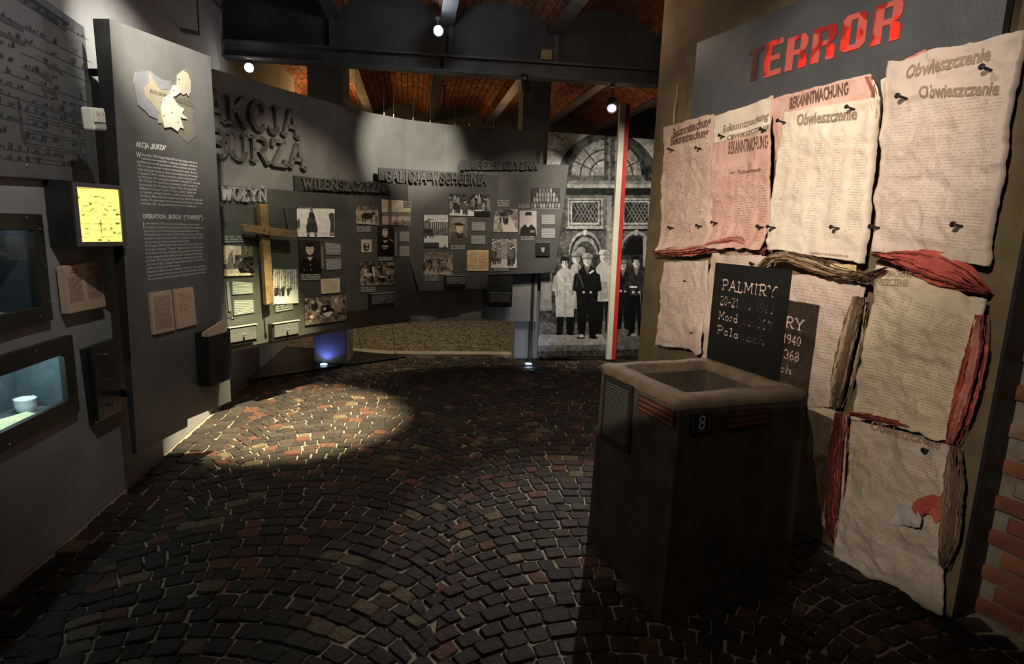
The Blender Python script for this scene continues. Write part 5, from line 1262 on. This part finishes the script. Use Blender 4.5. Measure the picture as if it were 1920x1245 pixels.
for src, z in ((0.0, WH - .052), (-.004, WH - .025), (.010, WH - .006), (.03, WH), (WT - .012, WH), (WT + .002, WH - .012), (WT + .004, WH - .06)):
    NS = 14; pts = []
    cs = [wq(src - .004, src - .004), wq(src - .004, WS + .004 - src), wq(WS + .004 - src, WS + .004 - src), wq(WS + .004 - src, src - .004)]
    for i in range(4):
        for f in range(NS): p = cs[i] * (1 - f / NS) + cs[(i + 1) % 4] * (f / NS); pts.append((p[0], p[1], z + .009 * float(fbm(p[0] * 9, p[1] * 9, 5))))
    ring.append(pts)
m_ = len(ring[0]); vs = [q for r_ in ring for q in r_]
fs = [(j * m_ + i, j * m_ + (i + 1) % m_, (j + 1) * m_ + (i + 1) % m_, (j + 1) * m_ + i) for j in range(len(ring) - 1) for i in range(m_)]
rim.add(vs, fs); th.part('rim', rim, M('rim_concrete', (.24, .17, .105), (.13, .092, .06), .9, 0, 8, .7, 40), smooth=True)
WR_ = Plane(tuple(WF), tuple(WF + WV * WS))              # right face seen from the front
plq = print_mat('print_well_text', (.030, .028, .025), (.02, .019, .018), (.20, .19, .17), 26, 20, 1, .7, .10, .1, .93, .34, .6)
plate(th, 'text_plate', WP, [(1133, 703), (1185, 725), (1178, 852), (1124, 822)], .016, .014, plq, uv=True, bevel=0)
redp = print_mat('print_red_plate', (.085, .030, .018), (.055, .02, .013), (.26, .10, .055), 3, 22, 1, .8, .03, .05, .95, .35, .6)
plate(th, 'red_plate', WP, [(1197, 740), (1263, 772), (1262, 805), (1196, 768)], .014, .010, redp, uv=True)
plate(th, 'red_plate', WR_, [(1366, 772), (1444, 765), (1444, 792), (1364, 806)], .014, .010, redp, uv=True)
o = plate(th, 'number_plate', WR_, [(1297, 775), (1333, 770), (1331, 808), (1296, 814)], .016, .012, M('plate_blue_black', (.018, .022, .035), None, .4), bevel=.003)
mb = MB()
qn = [(1299, 777), (1331, 773), (1329.5, 806), (1298, 811.5)]
for a, b in zip(qn, qn[1:] + qn[:1]):
    (ua, za), (ub, zb) = WR_.uz(*a, .0165), WR_.uz(*b, .0165); l = math.hypot(ub - ua, zb - za); nx, nz = -(zb - za) / l * .001, (ub - ua) / l * .001
    mb.add([(ua - nx, -.0168, za - nz), (ub - nx, -.0168, zb - nz), (ub + nx, -.0168, zb + nz), (ua + nx, -.0168, za + nz)], [(0, 1, 2, 3)])
th.part('plate_border', mb, grey_ink, o, pl=WR_)
mb = MB(); print_text(mb, '8', WR_, (1308, 806), (1321, 804), (1309, 779), .017, .004); th.part('digit', mb, white_ink, o, pl=WR_)

# ================================================================== PALMIRY stencil board on the well's rim
SG = Plane(tuple(wq(WS - .01, WS - WT * .5)), tuple(wq(0, WS - WT * .5)))
tl, tr, br, bl = quad_uz(SG, [(1336, 492), (1477, 505), (1472, 697), (1333, 661)], .0)
u0, u1, z0, z1 = (tl[0] + bl[0]) / 2, (tr[0] + br[0]) / 2, WH + .003, (tl[1] + tr[1]) / 2
th = Thing('stencil_board', 'black stencil board cut with PALMIRY standing on the well rim', 'sign', SG, (u0 + u1) / 2, z0)
PX = .0028; nx, nz = int((u1 - u0) / PX), int((z1 - z0) / PX)
Xg, Zg = np.meshgrid(u0 + (np.arange(nx) + .5) * (u1 - u0) / nx, z0 + (np.arange(nz) + .5) * (z1 - z0) / nz)
mask = np.zeros((nz, nx), bool)
def cut_text(s, ua, ub, zb, h, wd):
    W_ = text_width(s, .10); sx = (ub - ua) / W_; x = 0
    for c in s:
        segs = [(p, q, wd * h / 2) for st in G[c][1] for p, q in zip(st[:-1], st[1:])]
        segs += [((px - .15, py + (.06 if py == 0 else -.06)), (px + .15, py + (.06 if py == 0 else -.06)), wd * h * .32) for px, py in G[c][2]]
        for (a0, b0), (a1, b1), rad in segs:
            xa, ya, xb, yb = ua + (x + a0) * sx, zb + b0 * h, ua + (x + a1) * sx, zb + b1 * h
            t = np.clip(((Xg - xa) * (xb - xa) + (Zg - ya) * (yb - ya)) / ((xb - xa) ** 2 + (yb - ya) ** 2 + 1e-12), 0, 1)
            mask[(Xg - xa - t * (xb - xa)) ** 2 + (Zg - ya - t * (yb - ya)) ** 2 < rad * rad] = True
        x += G[c][0] + .10
wS, hS = u1 - u0, z1 - z0
cut_text('PALMIRY', u0 + .13 * wS, u0 + .85 * wS, z0 + .735 * hS, .105 * hS, .16)
cut_text('20-21 VI 1940', u0 + .12 * wS, u0 + .84 * wS, z0 + .585 * hS, .085 * hS, .15)
cut_text('Mord na 368', u0 + .12 * wS, u0 + .84 * wS, z0 + .435 * hS, .085 * hS, .15)
cut_text('Polakach', u0 + .12 * wS, u0 + .78 * wS, z0 + .285 * hS, .085 * hS, .15)
mb = MB(); xs = u0 + np.arange(nx + 1) * (u1 - u0) / nx; zs = z0 + np.arange(nz + 1) * (z1 - z0) / nz; yf, yb_ = -.003, .001
for j in range(nz):                                     # runs of solid cells become flat bars; cut-outs stay open
    i = 0; 
    while i < nx:
        if mask[j, i]: i += 1; continue
        k2 = i
        while k2 < nx and not mask[j, k2]: k2 += 1
        mb.add([(xs[i], yf, zs[j]), (xs[k2], yf, zs[j]), (xs[k2], yf, zs[j + 1]), (xs[i], yf, zs[j + 1]), (xs[i], yb_, zs[j]), (xs[k2], yb_, zs[j]), (xs[k2], yb_, zs[j + 1]), (xs[i], yb_, zs[j + 1])],
               [(0, 1, 2, 3), (7, 6, 5, 4), (3, 0, 4, 7), (1, 2, 6, 5)] + ([(0, 4, 5, 1)] if j == 0 else []) + ([(2, 3, 7, 6)] if j == nz - 1 else []))
        i = k2
me_o = th.part('stencil_plate', mb, M('stencil_black', (.010, .010, .010), (.014, .013, .012), .6, spec=.2))
bmw = bmesh.new(); bmw.from_mesh(me_o.data); bmesh.ops.remove_doubles(bmw, verts=bmw.verts, dist=1e-5); bmw.to_mesh(me_o.data); bmw.free()
for f in (.12, .85):
    mb = MB(); mb.box(u0 + f * wS - .02, u0 + f * wS + .02, .001, .025, z0 - .002, z0 + .03); th.part('foot_bracket', mb, black)

# ================================================================== TERROR sign
terror_plate = M('terror_steel', (.105, .105, .11), (.065, .066, .07), .5, .3, 2.5, .15, 60)
tq = quad_uz(RW, [(1310, 95), (1885, -143), (1880, 60), (1297, 222)], .03)
u0 = (tq[0][0] + tq[3][0]) / 2; z1 = 2.93; z0 = 2.30; u1 = RW.uz(1886, 40, .03)[0]
th = Thing('terror_sign', 'dark steel sign above the posters reading TERROR in red', 'sign', RW, (u0 + u1) / 2, z0)
mb = MB(); mb.box(u0, u1, -.045, -.0, z0, z1); th.part('plate', mb, terror_plate, bevel=.003)
k = NT('terror_red')
n1 = k.ramp(k.noise(5.5, 2, .5), .47, .53); n2 = k.ramp(k.noise(9, 1, .4), .5, .54)
k.put(k.p.inputs['Base Color'], k.mix(n2, k.mix(n1, (.88, .03, .016), (.30, .012, .012)), (.55, .10, .08)))
k.p.inputs['Roughness'].default_value = .45
letter_px = [('T', 1402, 1428, 152, 148, 96, 86), ('E', 1433, 1466, 145, 138, 80, 72), ('R', 1474, 1513, 132, 126, 74, 60), ('R', 1523, 1566, 117, 110, 56, 43), ('O', 1578, 1624, 96, 90, 32, 20), ('R', 1637, 1690, 84, 74, 10, -1)]
BLK = {'T': [[(0, .84), (1, .84), (1, 1), (0, 1)], [(.30, 0), (.70, 0), (.70, .84), (.30, .84)]],
       'E': [[(0, 0), (.38, 0), (.38, 1), (0, 1)], [(.38, .84), (1, .84), (1, 1), (.38, 1)], [(.38, 0), (1, 0), (1, .16), (.38, .16)], [(.38, .43), (.88, .43), (.88, .58), (.38, .58)]],
       'R': [[(0, 0), (.36, 0), (.36, 1), (0, 1)], [(.36, .86), (.66, .86), (.97, .90), (.82, 1), (.36, 1)], [(.66, .58), (.90, .52), (1, .62), (1, .84), (.97, .90), (.66, .86)], [(.36, .43), (.60, .43), (.76, .47), (.90, .52), (.66, .58), (.36, .58)], [(.66, 0), (1, 0), (1, .34), (.94, .42), (.76, .47), (.60, .43), (.66, .36)]],
       'O': [[(0, .12), (.36, .16), (.36, .84), (0, .88)], [(.64, .16), (1, .12), (1, .88), (.64, .84)], [(0, .88), (.36, .84), (.64, .84), (1, .88), (.82, 1), (.18, 1)], [(.18, 0), (.82, 0), (1, .12), (.64, .16), (.36, .16), (0, .12)]]}
A0 = [RW.uz(x, y, .05) for x, y in ((1403, 151), (1690, 78))]; 
zbase = lambda u_: A0[0][1] + (A0[1][1] - A0[0][1]) * (u_ - A0[0][0]) / (A0[1][0] - A0[0][0])
for c, xa, xb, yba, ybb, yta, ytb in letter_px:
    ua = RW.uz(xa, (yba + yta) / 2, .05)[0]; ub = RW.uz(xb, (ybb + ytb) / 2, .05)[0]; zb = RW.uz((xa + xb) / 2, (yba + ybb) / 2, .05)[1]; zt = RW.uz((xa + xb) / 2, (yta + ytb) / 2, .05)[1]
    mb = MB()
    for pg in BLK[c]:
        mb.prism([(ua + gx * (ub - ua), zb + gy * (zt - zb)) for gx, gy in pg], -.050, -.044)
    th.part('letter', mb, k.m if c != 'T' or xa > 1410 else M('terror_red_unlit', (.10, .012, .012), (.06, .008, .008), .5))  # first T gets a darker red in place of missing backlight

# ================================================================== loose cable on the pier
cp = [RW.world(*RW.uz(x, y, .03), .03) for x, y in ((1271, 158), (1269, 180), (1265, 200), (1263, 232))]
mb = MB(); mb.tube([tuple(p_) for p_ in cp], .004, 6)
solo('wall_cable', 'thin white cable dangling at the far end of the poster wall', 'cable', mb, M('cable_white', (.6, .57, .5), None, .5), WORLD, cp[-1][0], cp[-1][2], -cp[-1][1])

# ================================================================== torn posters
paper_pink = ((.72, .46, .38), (.62, .36, .29)); paper_white = ((.80, .71, .58), (.74, .61, .48)); paper_tan = ((.67, .49, .40), (.58, .40, .32)); paper_pale = ((.68, .56, .48), (.60, .47, .39)); paper_old = ((.66, .52, .44), (.55, .41, .33))
ink_b = (.13, .065, .045)
pm = {
 'a': print_mat('poster_pink_list', *paper_tan, (.26, .13, .09), 60, 34, 1, .62, .07, .06, .80, .46, .85, blotch=5, gap=.38),
 'b': print_mat('poster_pink_columns', *paper_pink, (.28, .11, .08), 58, 50, 5, .66, .16, .05, .58, .47, .85, blotch=5, gap=.38),
 'c': print_mat('poster_white_list', *paper_white, (.36, .25, .16), 60, 60, 5, .52, .17, .12, .80, .48, .85, blotch=4, gap=.36),
 'd': print_mat('poster_large_list', *paper_pale, (.34, .22, .16), 66, 50, 1, .52, .05, .06, .76, .48, .85, blotch=4, gap=.34),
 'e': print_mat('poster_old_text', *paper_old, (.30, .19, .13), 42, 34, 1, .50, .06, .05, .94, .46, .85, blotch=6, gap=.34),
 'f': print_mat('poster_cream_text', (.70, .58, .43), (.58, .46, .32), (.28, .19, .11), 48, 40, 1, .52, .05, .05, .86, .46, .85, blotch=5, gap=.34),
 'g': print_mat('poster_low_text', (.62, .50, .42), (.46, .38, .28), (.28, .19, .13), 54, 40, 1, .50, .06, .06, .90, .46, .85, blotch=7, gap=.34),
}
ink = M('poster_ink', ink_b, (.19, .10, .07), .8); ink2 = M('poster_ink_faded', (.27, .19, .13), (.36, .26, .18), .8)
red_torn = [M('torn_red', (.58, .115, .085), (.42, .07, .055), .85, 0, 12, .5), M('torn_pink', (.68, .27, .21), (.58, .19, .15), .85, 0, 12, .5), M('torn_dark_red', (.24, .045, .035), (.15, .03, .025), .85, 0, 12, .5)]
brn_torn = [M('torn_brown', (.36, .24, .14), (.24, .15, .085), .85, 0, 12, .5), M('torn_tan', (.56, .42, .26), (.44, .32, .19), .85, 0, 12, .5), M('torn_umber', (.20, .125, .075), (.13, .08, .05), .85, 0, 12, .5)]
nail_m = M('iron_nail', (.02, .018, .016), None, .5, .6)

class Sheet:
    def __init__(s, name, label, q, off, mat, seed, amp=.014, torn=(.006, .006, .012, .006), group=None, thick=.016, dens=150, curl=0.0, bulge=0.0, edge=None):
        s.tl, s.tr, s.br, s.bl = quad_uz(RW, q, off); s.off = off; s.seed = seed; s.amp = amp; s.curl = curl; s.bulge = bulge
        z0 = min(s.bl[1], s.br[1]); uc = (s.bl[0] + s.br[0]) / 2
        s.amp = s.amp * 1.45; s.th = Thing(name, label, 'poster', RW, uc, z0, 0.0, group)
        wd = (np.linalg.norm(s.tr - s.tl) + np.linalg.norm(s.br - s.bl)) / 2; ht = (np.linalg.norm(s.tl - s.bl) + np.linalg.norm(s.tr - s.br)) / 2
        nx, ny = max(14, int(wd * dens)), max(14, int(ht * dens))
        a = np.linspace(0, 1, nx)[None, :, None]; b = np.linspace(0, 1, ny)[:, None, None]
        P = (s.bl * (1 - a) + s.br * a) * (1 - b) + (s.tl * (1 - a) + s.tr * a) * b
        A, B = np.broadcast_to(a[..., 0], (ny, nx)), np.broadcast_to(b[..., 0], (ny, nx))
        nt_, nr_, nb_, nl_ = torn
        jt = nt_ * fbm(A * 4.3 + .37, A * 0 + 3.4, seed + 1, 6) * 2.2; jb = nb_ * fbm(A * 5.1 + .2, A * 0 + 9.3, seed + 2, 6) * 2.6
        jl = nl_ * fbm(B * 4.7 + .6, B * 0 + 5.5, seed + 3, 6) * 2.4; jr = nr_ * fbm(B * 4.1 + .1, B * 0 + 7.6, seed + 4, 6) * 2.6
        P = P.copy(); P[..., 1] += jt * B ** 9 + jb * (1 - B) ** 9; P[..., 0] += jr * A ** 9 + jl * (1 - A) ** 9
        s.A, s.B = A, B
        O = s.height(P[..., 0], P[..., 1])
        G3 = np.stack([P[..., 0], -O, P[..., 1]], -1); mb = MB(); mb.grid(G3)
        uv = np.stack([A, B], -1).reshape(-1, 2)
        ring = [(0, i) for i in range(nx)] + [(j, nx - 1) for j in range(1, ny)] + [(ny - 1, i) for i in range(nx - 2, -1, -1)] + [(j, 0) for j in range(ny - 2, 0, -1)]
        idx = [j * nx + i for j, i in ring]; bs = len(mb.v); mb.v += [(mb.v[k_][0], min(mb.v[k_][1] + thick, -.001), mb.v[k_][2]) for k_ in idx]
        m = len(ring); mb.f += [(idx[i], bs + i, bs + (i + 1) % m, idx[(i + 1) % m]) for i in range(m)]; mb.mi += [0] * m
        s.o = s.th.part('sheet', mb, mat, smooth=True, uvs=np.concatenate([uv, uv[idx]]))
    def height(s, U, Z):
        U = np.asarray(U); Z = np.asarray(Z); c = s.seed * 1.7
        h = s.off + s.amp * (fbm(U * 4 + c, Z * 4, s.seed, 3) * 1.3 + .62 * ridge(U * 6 + c, Z * 6 + .3 * U, s.seed + 50) + .34 * ridge(U * 15 + .4 * Z, Z * 15, s.seed + 60))
        if s.curl:
            zb = s.bl[1] + (s.br[1] - s.bl[1]) * np.clip((U - s.bl[0]) / (s.br[0] - s.bl[0]), 0, 1)
            h = h + s.curl * np.clip(1 - (Z - zb) / .14, 0, 1) ** 2
        return np.maximum(h, .006)
    def text(s, body, bl, br, tl, bold=.02, mat=None, name='heading', shear=0.0, lift=.0035):
        mb = MB(); print_text(mb, body, RW, bl, br, tl, s.off, bold, lambda U, Z: s.height(U, Z), lift, .62, shear)
        return s.th.part(name, mb, mat or ink)
    def patch(s, q, mat, lift=.004, name='pasted_strip'):
        n = 22; tl, tr, br, bl = quad_uz(RW, q, s.off); a = np.linspace(0, 1, n)[None, :, None]; b = np.linspace(0, 1, n)[:, None, None]
        P = (bl * (1 - a) + br * a) * (1 - b) + (tl * (1 - a) + tr * a) * b; P = P.copy(); P[..., 1] += .004 * fbm(P[..., 0] * 30, P[..., 1] * 3, s.seed + 9); P[..., 0] += .004 * fbm(P[..., 1] * 30, P[..., 0] * 3, s.seed + 8)
        mb = MB(); mb.grid(np.stack([P[..., 0], -(s.height(P[..., 0], P[..., 1]) + lift), P[..., 1]], -1)); return s.th.part(name, mb, mat, smooth=True)
    def nail(s, px, py, ln=.045, r=.005):
        u, z = RW.uz(px, py, s.off); h = float(s.height(u, z)); mb = MB()
        mb.tube([(u, -h + .01, z), (u, -h - ln, z + .006)], r, 8); mb.lathe([(r * 1.0, 0), (r * 2.1, .002), (r * 2.1, .006), (r, .008)], (u, -h - ln, z + .006), (0, -1, .1), 10)
        s.th.part('nail', mb, nail_m)

gp = 'torn posters on the brown wall'
S1 = Sheet('poster', 'narrow pinkish poster at the far left end of the top row', [(1246, 240), (1339, 214), (1334, 462), (1238, 474)], .05, pm['a'], 11, group=gp, curl=.05)
S1.text('Bekanntmachung', (1262, 258), (1335, 235), (1262, 244), .03); S1.text('Bekanntmachung', (1257, 273), (1331, 256), (1257, 259), .03)
for n_ in ((1263, 282), (1318, 280), (1318, 425), (1263, 428)): S1.nail(*n_)
S2 = Sheet('poster', 'pink poster with four name columns, second in the top row', [(1341, 219), (1450, 180), (1441, 466), (1330, 464)], .06, pm['b'], 12, group=gp, curl=.06)
S2.patch([(1341, 219), (1450, 181), (1450, 246), (1340, 268)], M('paper_white_strip', *paper_white, .85, 0, 6, .3))
S2.text('Bekanntmachung', (1358, 250), (1447, 224), (1358, 238), .02, ink2, shear=.1, lift=.007); S2.text('OBWIESZCZENIE', (1366, 263), (1449, 243), (1366, 256), .015, lift=.007); S2.text('BEKANNTMACHUNG', (1367, 289), (1443, 278), (1368, 269), .02)
S2.text('zur Tode verurteilt', (1371, 327), (1431, 322), (1371, 321), .015, ink)
for n_ in ((1359, 257), (1442, 246), (1345, 419), (1435, 427)): S2.nail(*n_)
S3b = Sheet('poster', 'pink underlying poster peeping out above the bright third poster', [(1449, 186), (1633, 139), (1648, 175), (1452, 300)], .055, M('paper_pink_plain', *paper_pink, .85, 0, 5, .3), 13, group=gp)
S3b.text('BEKANNTMACHUNG', (1483, 205), (1592, 177), (1483, 187), .035)
S3 = Sheet('poster', 'brightest cream poster headed Obwieszczenie in the middle of the top row', [(1472, 211), (1644, 184), (1613, 496), (1440, 466)], .10, pm['c'], 14, group=gp, thick=.05, torn=(.004, .008, .008, .005))
S3.text('Obwieszczenie', (1497, 236), (1610, 224), (1497, 218), .03, ink2); S3.text('KOMENDANT DER SICHERHEITSPOLIZEI', (1525, 476), (1592, 483), (1525, 472.5), .02, ink2, 'signature')
for n_ in ((1476, 231), (1606, 206), (1459, 428), (1577, 429)): S3.nail(*n_, ln=.055)
S3.patch([(1560, 494), (1609, 497), (1608, 520), (1560, 512)], M('paper_yellow', (.72, .55, .30), (.62, .46, .24), .85, 0, 5, .3), .003, 'under_layer')
S4 = Sheet('poster', 'largest pale poster headed twice Obwieszczenie at the right of the top row', [(1668, 118), (1916, 62), (1852, 500), (1637, 470)], .07, pm['d'], 15, group=gp, thick=.04, torn=(.012, .016, .006, .010), amp=.017)
S4.patch([(1652, 150), (1695, 128), (1690, 300), (1655, 320)], MATS['paper_white_strip'], -.012, 'under_layer')
S4.patch([(1700, 112), (1740, 92), (1742, 125), (1705, 140)], red_torn[1], -.006, 'under_layer')
S4.text('Obwieszczenie', (1703, 149), (1860, 113), (1703, 128), .03, ink2); S4.text('Obwieszczenie', (1729, 185), (1878, 178), (1731, 165), .03, ink2)
for n_ in ((1708, 187), (1860, 133), (1648, 428), (1808, 425)): S4.nail(*n_, ln=.06, r=.006)
S5 = Sheet('poster', 'small torn pink poster below the narrow one at far left', [(1246, 492), (1329, 489), (1316, 662), (1232, 645)], .05, pm['e'], 16, group=gp, torn=(.012, .004, .014, .012))
for n_ in ((1288, 528), (1303, 625)): S5.nail(*n_, ln=.02, r=.003)
S6 = Sheet('poster', 'half-hidden poster directly behind the black stencil board', [(1336, 466), (1446, 480), (1442, 716), (1318, 684)], .035, pm['e'], 17, group=gp, torn=(.01, .004, .01, .004))
S6.text('Bekanntmachung', (1352, 478), (1428, 478), (1352, 466), .03, ink2); S6.nail(1420, 496, .03)
S7 = Sheet('poster', 'pale wrinkled poster catching the shadow of the stencil board', [(1448, 508), (1622, 534), (1556, 765), (1440, 742)], .05, pm['e'], 18, group=gp, torn=(.014, .012, .01, .004))
S8 = Sheet('poster', 'broad crumpled cream poster in the second row at right', [(1652, 498), (1850, 562), (1788, 826), (1596, 776)], .065, pm['f'], 19, group=gp, amp=.018, torn=(.012, .008, .02, .008))
S8.text('BEKANNTMACHUNG', (1640, 516), (1716, 521), (1640, 506), .02, ink2); S8.text('OBWIESZCZENIE', (1640, 534), (1710, 537), (1640, 523), .02, ink2)
S8.nail(1655, 517, .05)
S9 = Sheet('poster', 'lowest muddy poster with a torn white and red flap', [(1600, 785), (1792, 838), (1764, 1150), (1568, 1042)], .05, pm['g'], 20, group=gp, torn=(.006, .014, .02, .006), amp=.016)
S9.text('Obwieszczenie', (1634, 805), (1768, 842), (1634, 788), .03, ink2)
S9.nail(1741, 845, .03, .006)
S10 = Sheet('poster', 'narrow yellowish strip of poster beside the red vertical tear', [(1520, 752), (1592, 778), (1572, 1010), (1540, 985)], .03, pm['f'], 21, group=gp)
# rolled flap on the lowest poster
for nm, pts, mt in (('white_flap', [(1664, 985), (1678, 955), (1702, 943), (1722, 952), (1742, 968), (1735, 988), (1700, 984)], M('paper_bluish', (.62, .58, .56), (.52, .48, .46), .85)), ('red_flap', [(1718, 948), (1732, 930), (1752, 926), (1770, 940), (1768, 972), (1750, 982), (1745, 962), (1728, 968)], red_torn[0])):
    P = np.array([RW.uz(*p_, .09) for p_ in pts]); c = P.mean(0); NT_, NR_ = 36, 7
    ang = np.linspace(0, len(P), NT_, endpoint=False); ring = np.array([P[int(a_) % len(P)] * (1 - a_ % 1) + P[(int(a_) + 1) % len(P)] * (a_ % 1) for a_ in ang])
    ring = (np.roll(ring, 1, 0) + np.roll(ring, -1, 0) + 2 * ring) / 4 + .004 * np.random.uniform(-1, 1, ring.shape)
    vs = []; w_ = np.ptp(P[:, 0])
    for j in range(NR_):
        f = (j + .001) / (NR_ - 1); q_ = c + (ring - c) * f
        for x, z in q_: vs.append((x, -(.075 + .06 * ((x - P[:, 0].min()) / w_ if nm == 'white_flap' else 1 - (x - P[:, 0].min()) / w_) ** 1.5 + .012 * float(fbm(x * 22, z * 22, 3))), z))
    fs = [(j * NT_ + i, j * NT_ + (i + 1) % NT_, (j + 1) * NT_ + (i + 1) % NT_, (j + 1) * NT_ + i) for j in range(NR_ - 1) for i in range(NT_)]
    mb = MB(); mb.add(vs, fs); S9.th.part(nm, mb, mt, smooth=True)

def tear(label, path, wd, mats, n, off, seed, curl=.05, grp='rolled tears between the posters', prof=None):
    """a bundle of torn paper layers rolling outwards along a path"""
    P = np.array([RW.uz(*p_, off) for p_ in path]); th = Thing('torn_paper_roll', label, 'torn paper', RW, float(P[:, 0].mean()), float(P[:, 1].min()), 0.0, grp)
    seg = np.concatenate([[0], np.cumsum(np.linalg.norm(np.diff(P, axis=0), axis=1))]); m = max(24, int(seg[-1] * 90)); t = np.linspace(0, seg[-1], m)
    X = np.interp(t, seg, P[:, 0]); Z = np.interp(t, seg, P[:, 1])
    for _ in range(4): X[1:-1] = (X[:-2] + X[2:] + 2 * X[1:-1]) / 4; Z[1:-1] = (Z[:-2] + Z[2:] + 2 * Z[1:-1]) / 4
    dx, dz = np.gradient(X), np.gradient(Z); l = np.hypot(dx, dz) + 1e-9; nx, nz = -dz / l, dx / l
    taper = .30 + .70 * np.sin(np.pi * np.clip(t / seg[-1], .02, .98)) ** .5
    n = int(n * 2.4); rnd = random.Random(seed)
    if prof: taper = np.interp(t / seg[-1], np.linspace(0, 1, len(prof)), prof)
    for k_ in range(n):
        rs = seed * 31 + k_ * 7; f = (k_ + .5) / n - .5 + rnd.uniform(-.04, .04)
        w0 = wd * (f + .09 * fbm(t * 5, t * 0, rs)) * taper; half = wd * (.055 + .07 * np.clip(fbm(t * 12, t * 0 + 2.3, rs + 1, 5) + .5, .05, 1.2)) * taper
        cs = 4; a = np.linspace(-1, 1, cs); lift = rnd.uniform(-.012, .016); tw = rnd.uniform(-.014, .014)
        t0_, t1_ = sorted((rnd.uniform(0, .25), rnd.uniform(.75, 1.0))); half = half * np.clip(np.minimum((t / seg[-1] - t0_) / .06, (t1_ - t / seg[-1]) / .06), .02, 1)
        V = np.zeros((m, cs, 3))
        for j in range(cs):
            jag = .006 * fbm(t * 60, t * 0 + j * 3.1, rs + 5, 3) if j in (0, cs - 1) else 0
            V[:, j, 0] = X + nx * (w0 + half * a[j] + jag); V[:, j, 2] = Z + nz * (w0 + half * a[j] + jag)
            V[:, j, 1] = -(off + curl * (1 - (f * 1.7) ** 2) * (.4 + .6 * taper) + lift + tw * a[j] + .010 * fbm(t * 16, t * 0 + j * .7, rs + 3, 4))
        mb = MB(); mb.grid(V); mb.v += [(x, y + .002, z) for x, y, z in mb.v]; nv = m * cs
        mb.f += [tuple(reversed([i + nv for i in q])) for q in mb.f[:]]; mb.mi += mb.mi[:]
        th.part('torn_layer', mb, mats[rnd.randrange(len(mats))], smooth=False)
    return th
tear('red and brown tear under the two leftmost posters', [(1228, 474), (1262, 470), (1300, 468), (1335, 462), (1352, 456), (1392, 449), (1440, 472)], .075, [red_torn[2], red_torn[0], brn_torn[0], red_torn[1]], 6, .05, 1)
tear('brown ribbed roll hanging below the bright cream poster', [(1436, 500), (1456, 484), (1490, 479), (1530, 492), (1580, 510), (1640, 522)], .075, brn_torn, 7, .07, 2, .07)
tear('red fan-shaped tear below the largest poster', [(1646, 478), (1700, 484), (1760, 502), (1810, 522), (1858, 548)], .13, [red_torn[0], red_torn[2], red_torn[0], red_torn[0]], 9, .05, 3, .06, prof=(.12, .45, .8, 1.0, .75, .15))
tear('brown upright roll between the two second-row posters', [(1618, 556), (1606, 620), (1590, 690), (1574, 762)], .085, brn_torn, 7, .05, 4, .07)
tear('red upright roll left of the lowest poster', [(1584, 772), (1580, 830), (1574, 900), (1566, 1008)], .07, [red_torn[0], red_torn[2], red_torn[1], red_torn[2]], 6, .045, 5, .06)
tear('red upright roll right of the broad cream poster', [(1846, 590), (1836, 660), (1818, 740), (1790, 830)], .075, [red_torn[0], red_torn[2], red_torn[1]], 7, .05, 6, .06)
tear('brown upright roll right of the lowest poster', [(1798, 836), (1796, 900), (1790, 970), (1776, 1060)], .07, [brn_torn[0], brn_torn[2], brn_torn[2]], 6, .045, 7, .05)
tear('thin red tear under the broad cream poster', [(1600, 774), (1660, 784), (1720, 800), (1788, 828)], .03, [red_torn[2], red_torn[0]], 4, .05, 8, .035)
tear('dark umber knot where four posters meet', [(1600, 512), (1630, 524), (1652, 514), (1668, 505)], .05, [brn_torn[2], brn_torn[0]], 4, .09, 9, .04)
tear('white crumpled tear at the top between the large posters', [(1636, 146), (1648, 170), (1652, 210), (1646, 262)], .03, [red_torn[1], brn_torn[2], MATS['paper_white_strip']], 4, .05, 10, .04)

# ================================================================== unseen flags added to keep the poster spotlight off the well and floor
def flag_pt(az, el, r=.6): return (KEY[0] + r * math.cos(R(el)) * math.sin(R(az)), KEY[1] + r * math.cos(R(el)) * math.cos(R(az)), KEY[2] + r * math.sin(R(el)))
th = Thing('added_light_flags', 'unseen black flags added to shade the well and floor from the poster spotlight', 'light flag', WORLD, KEY[0], KEY[2], -KEY[1])
for pts in ([(16, -31), (30, -29.4), (37.6, -27.9), (42.4, -24.7), (42.4, -48), (16, -48)], [(42.3, -31.4), (50, -31.8), (62, -32), (62, -48), (42.3, -48)]):
    mb = MB(); v1 = [flag_pt(*p_) for p_ in pts]; v2 = [flag_pt(*p_, r=.606) for p_ in pts]; n = len(pts)
    mb.add(v1 + v2, [tuple(range(n)), tuple(range(2 * n - 1, n - 1, -1))] + [(i, (i + 1) % n, (i + 1) % n + n, i + n) for i in range(n)]); th.part('flap', mb, black)
mb = MB(); mb.tube([KEY, (KEY[0], KEY[1], KEY[2] + .3)], .01, 8); mb.tube([flag_pt(30, -40), (KEY[0] - .1, KEY[1] - .1, KEY[2] - .05), (KEY[0] - .02, KEY[1] - .02, KEY[2] + .1)], .006, 6); th.part('arm', mb, black)

bpy.data.objects.remove(_to)
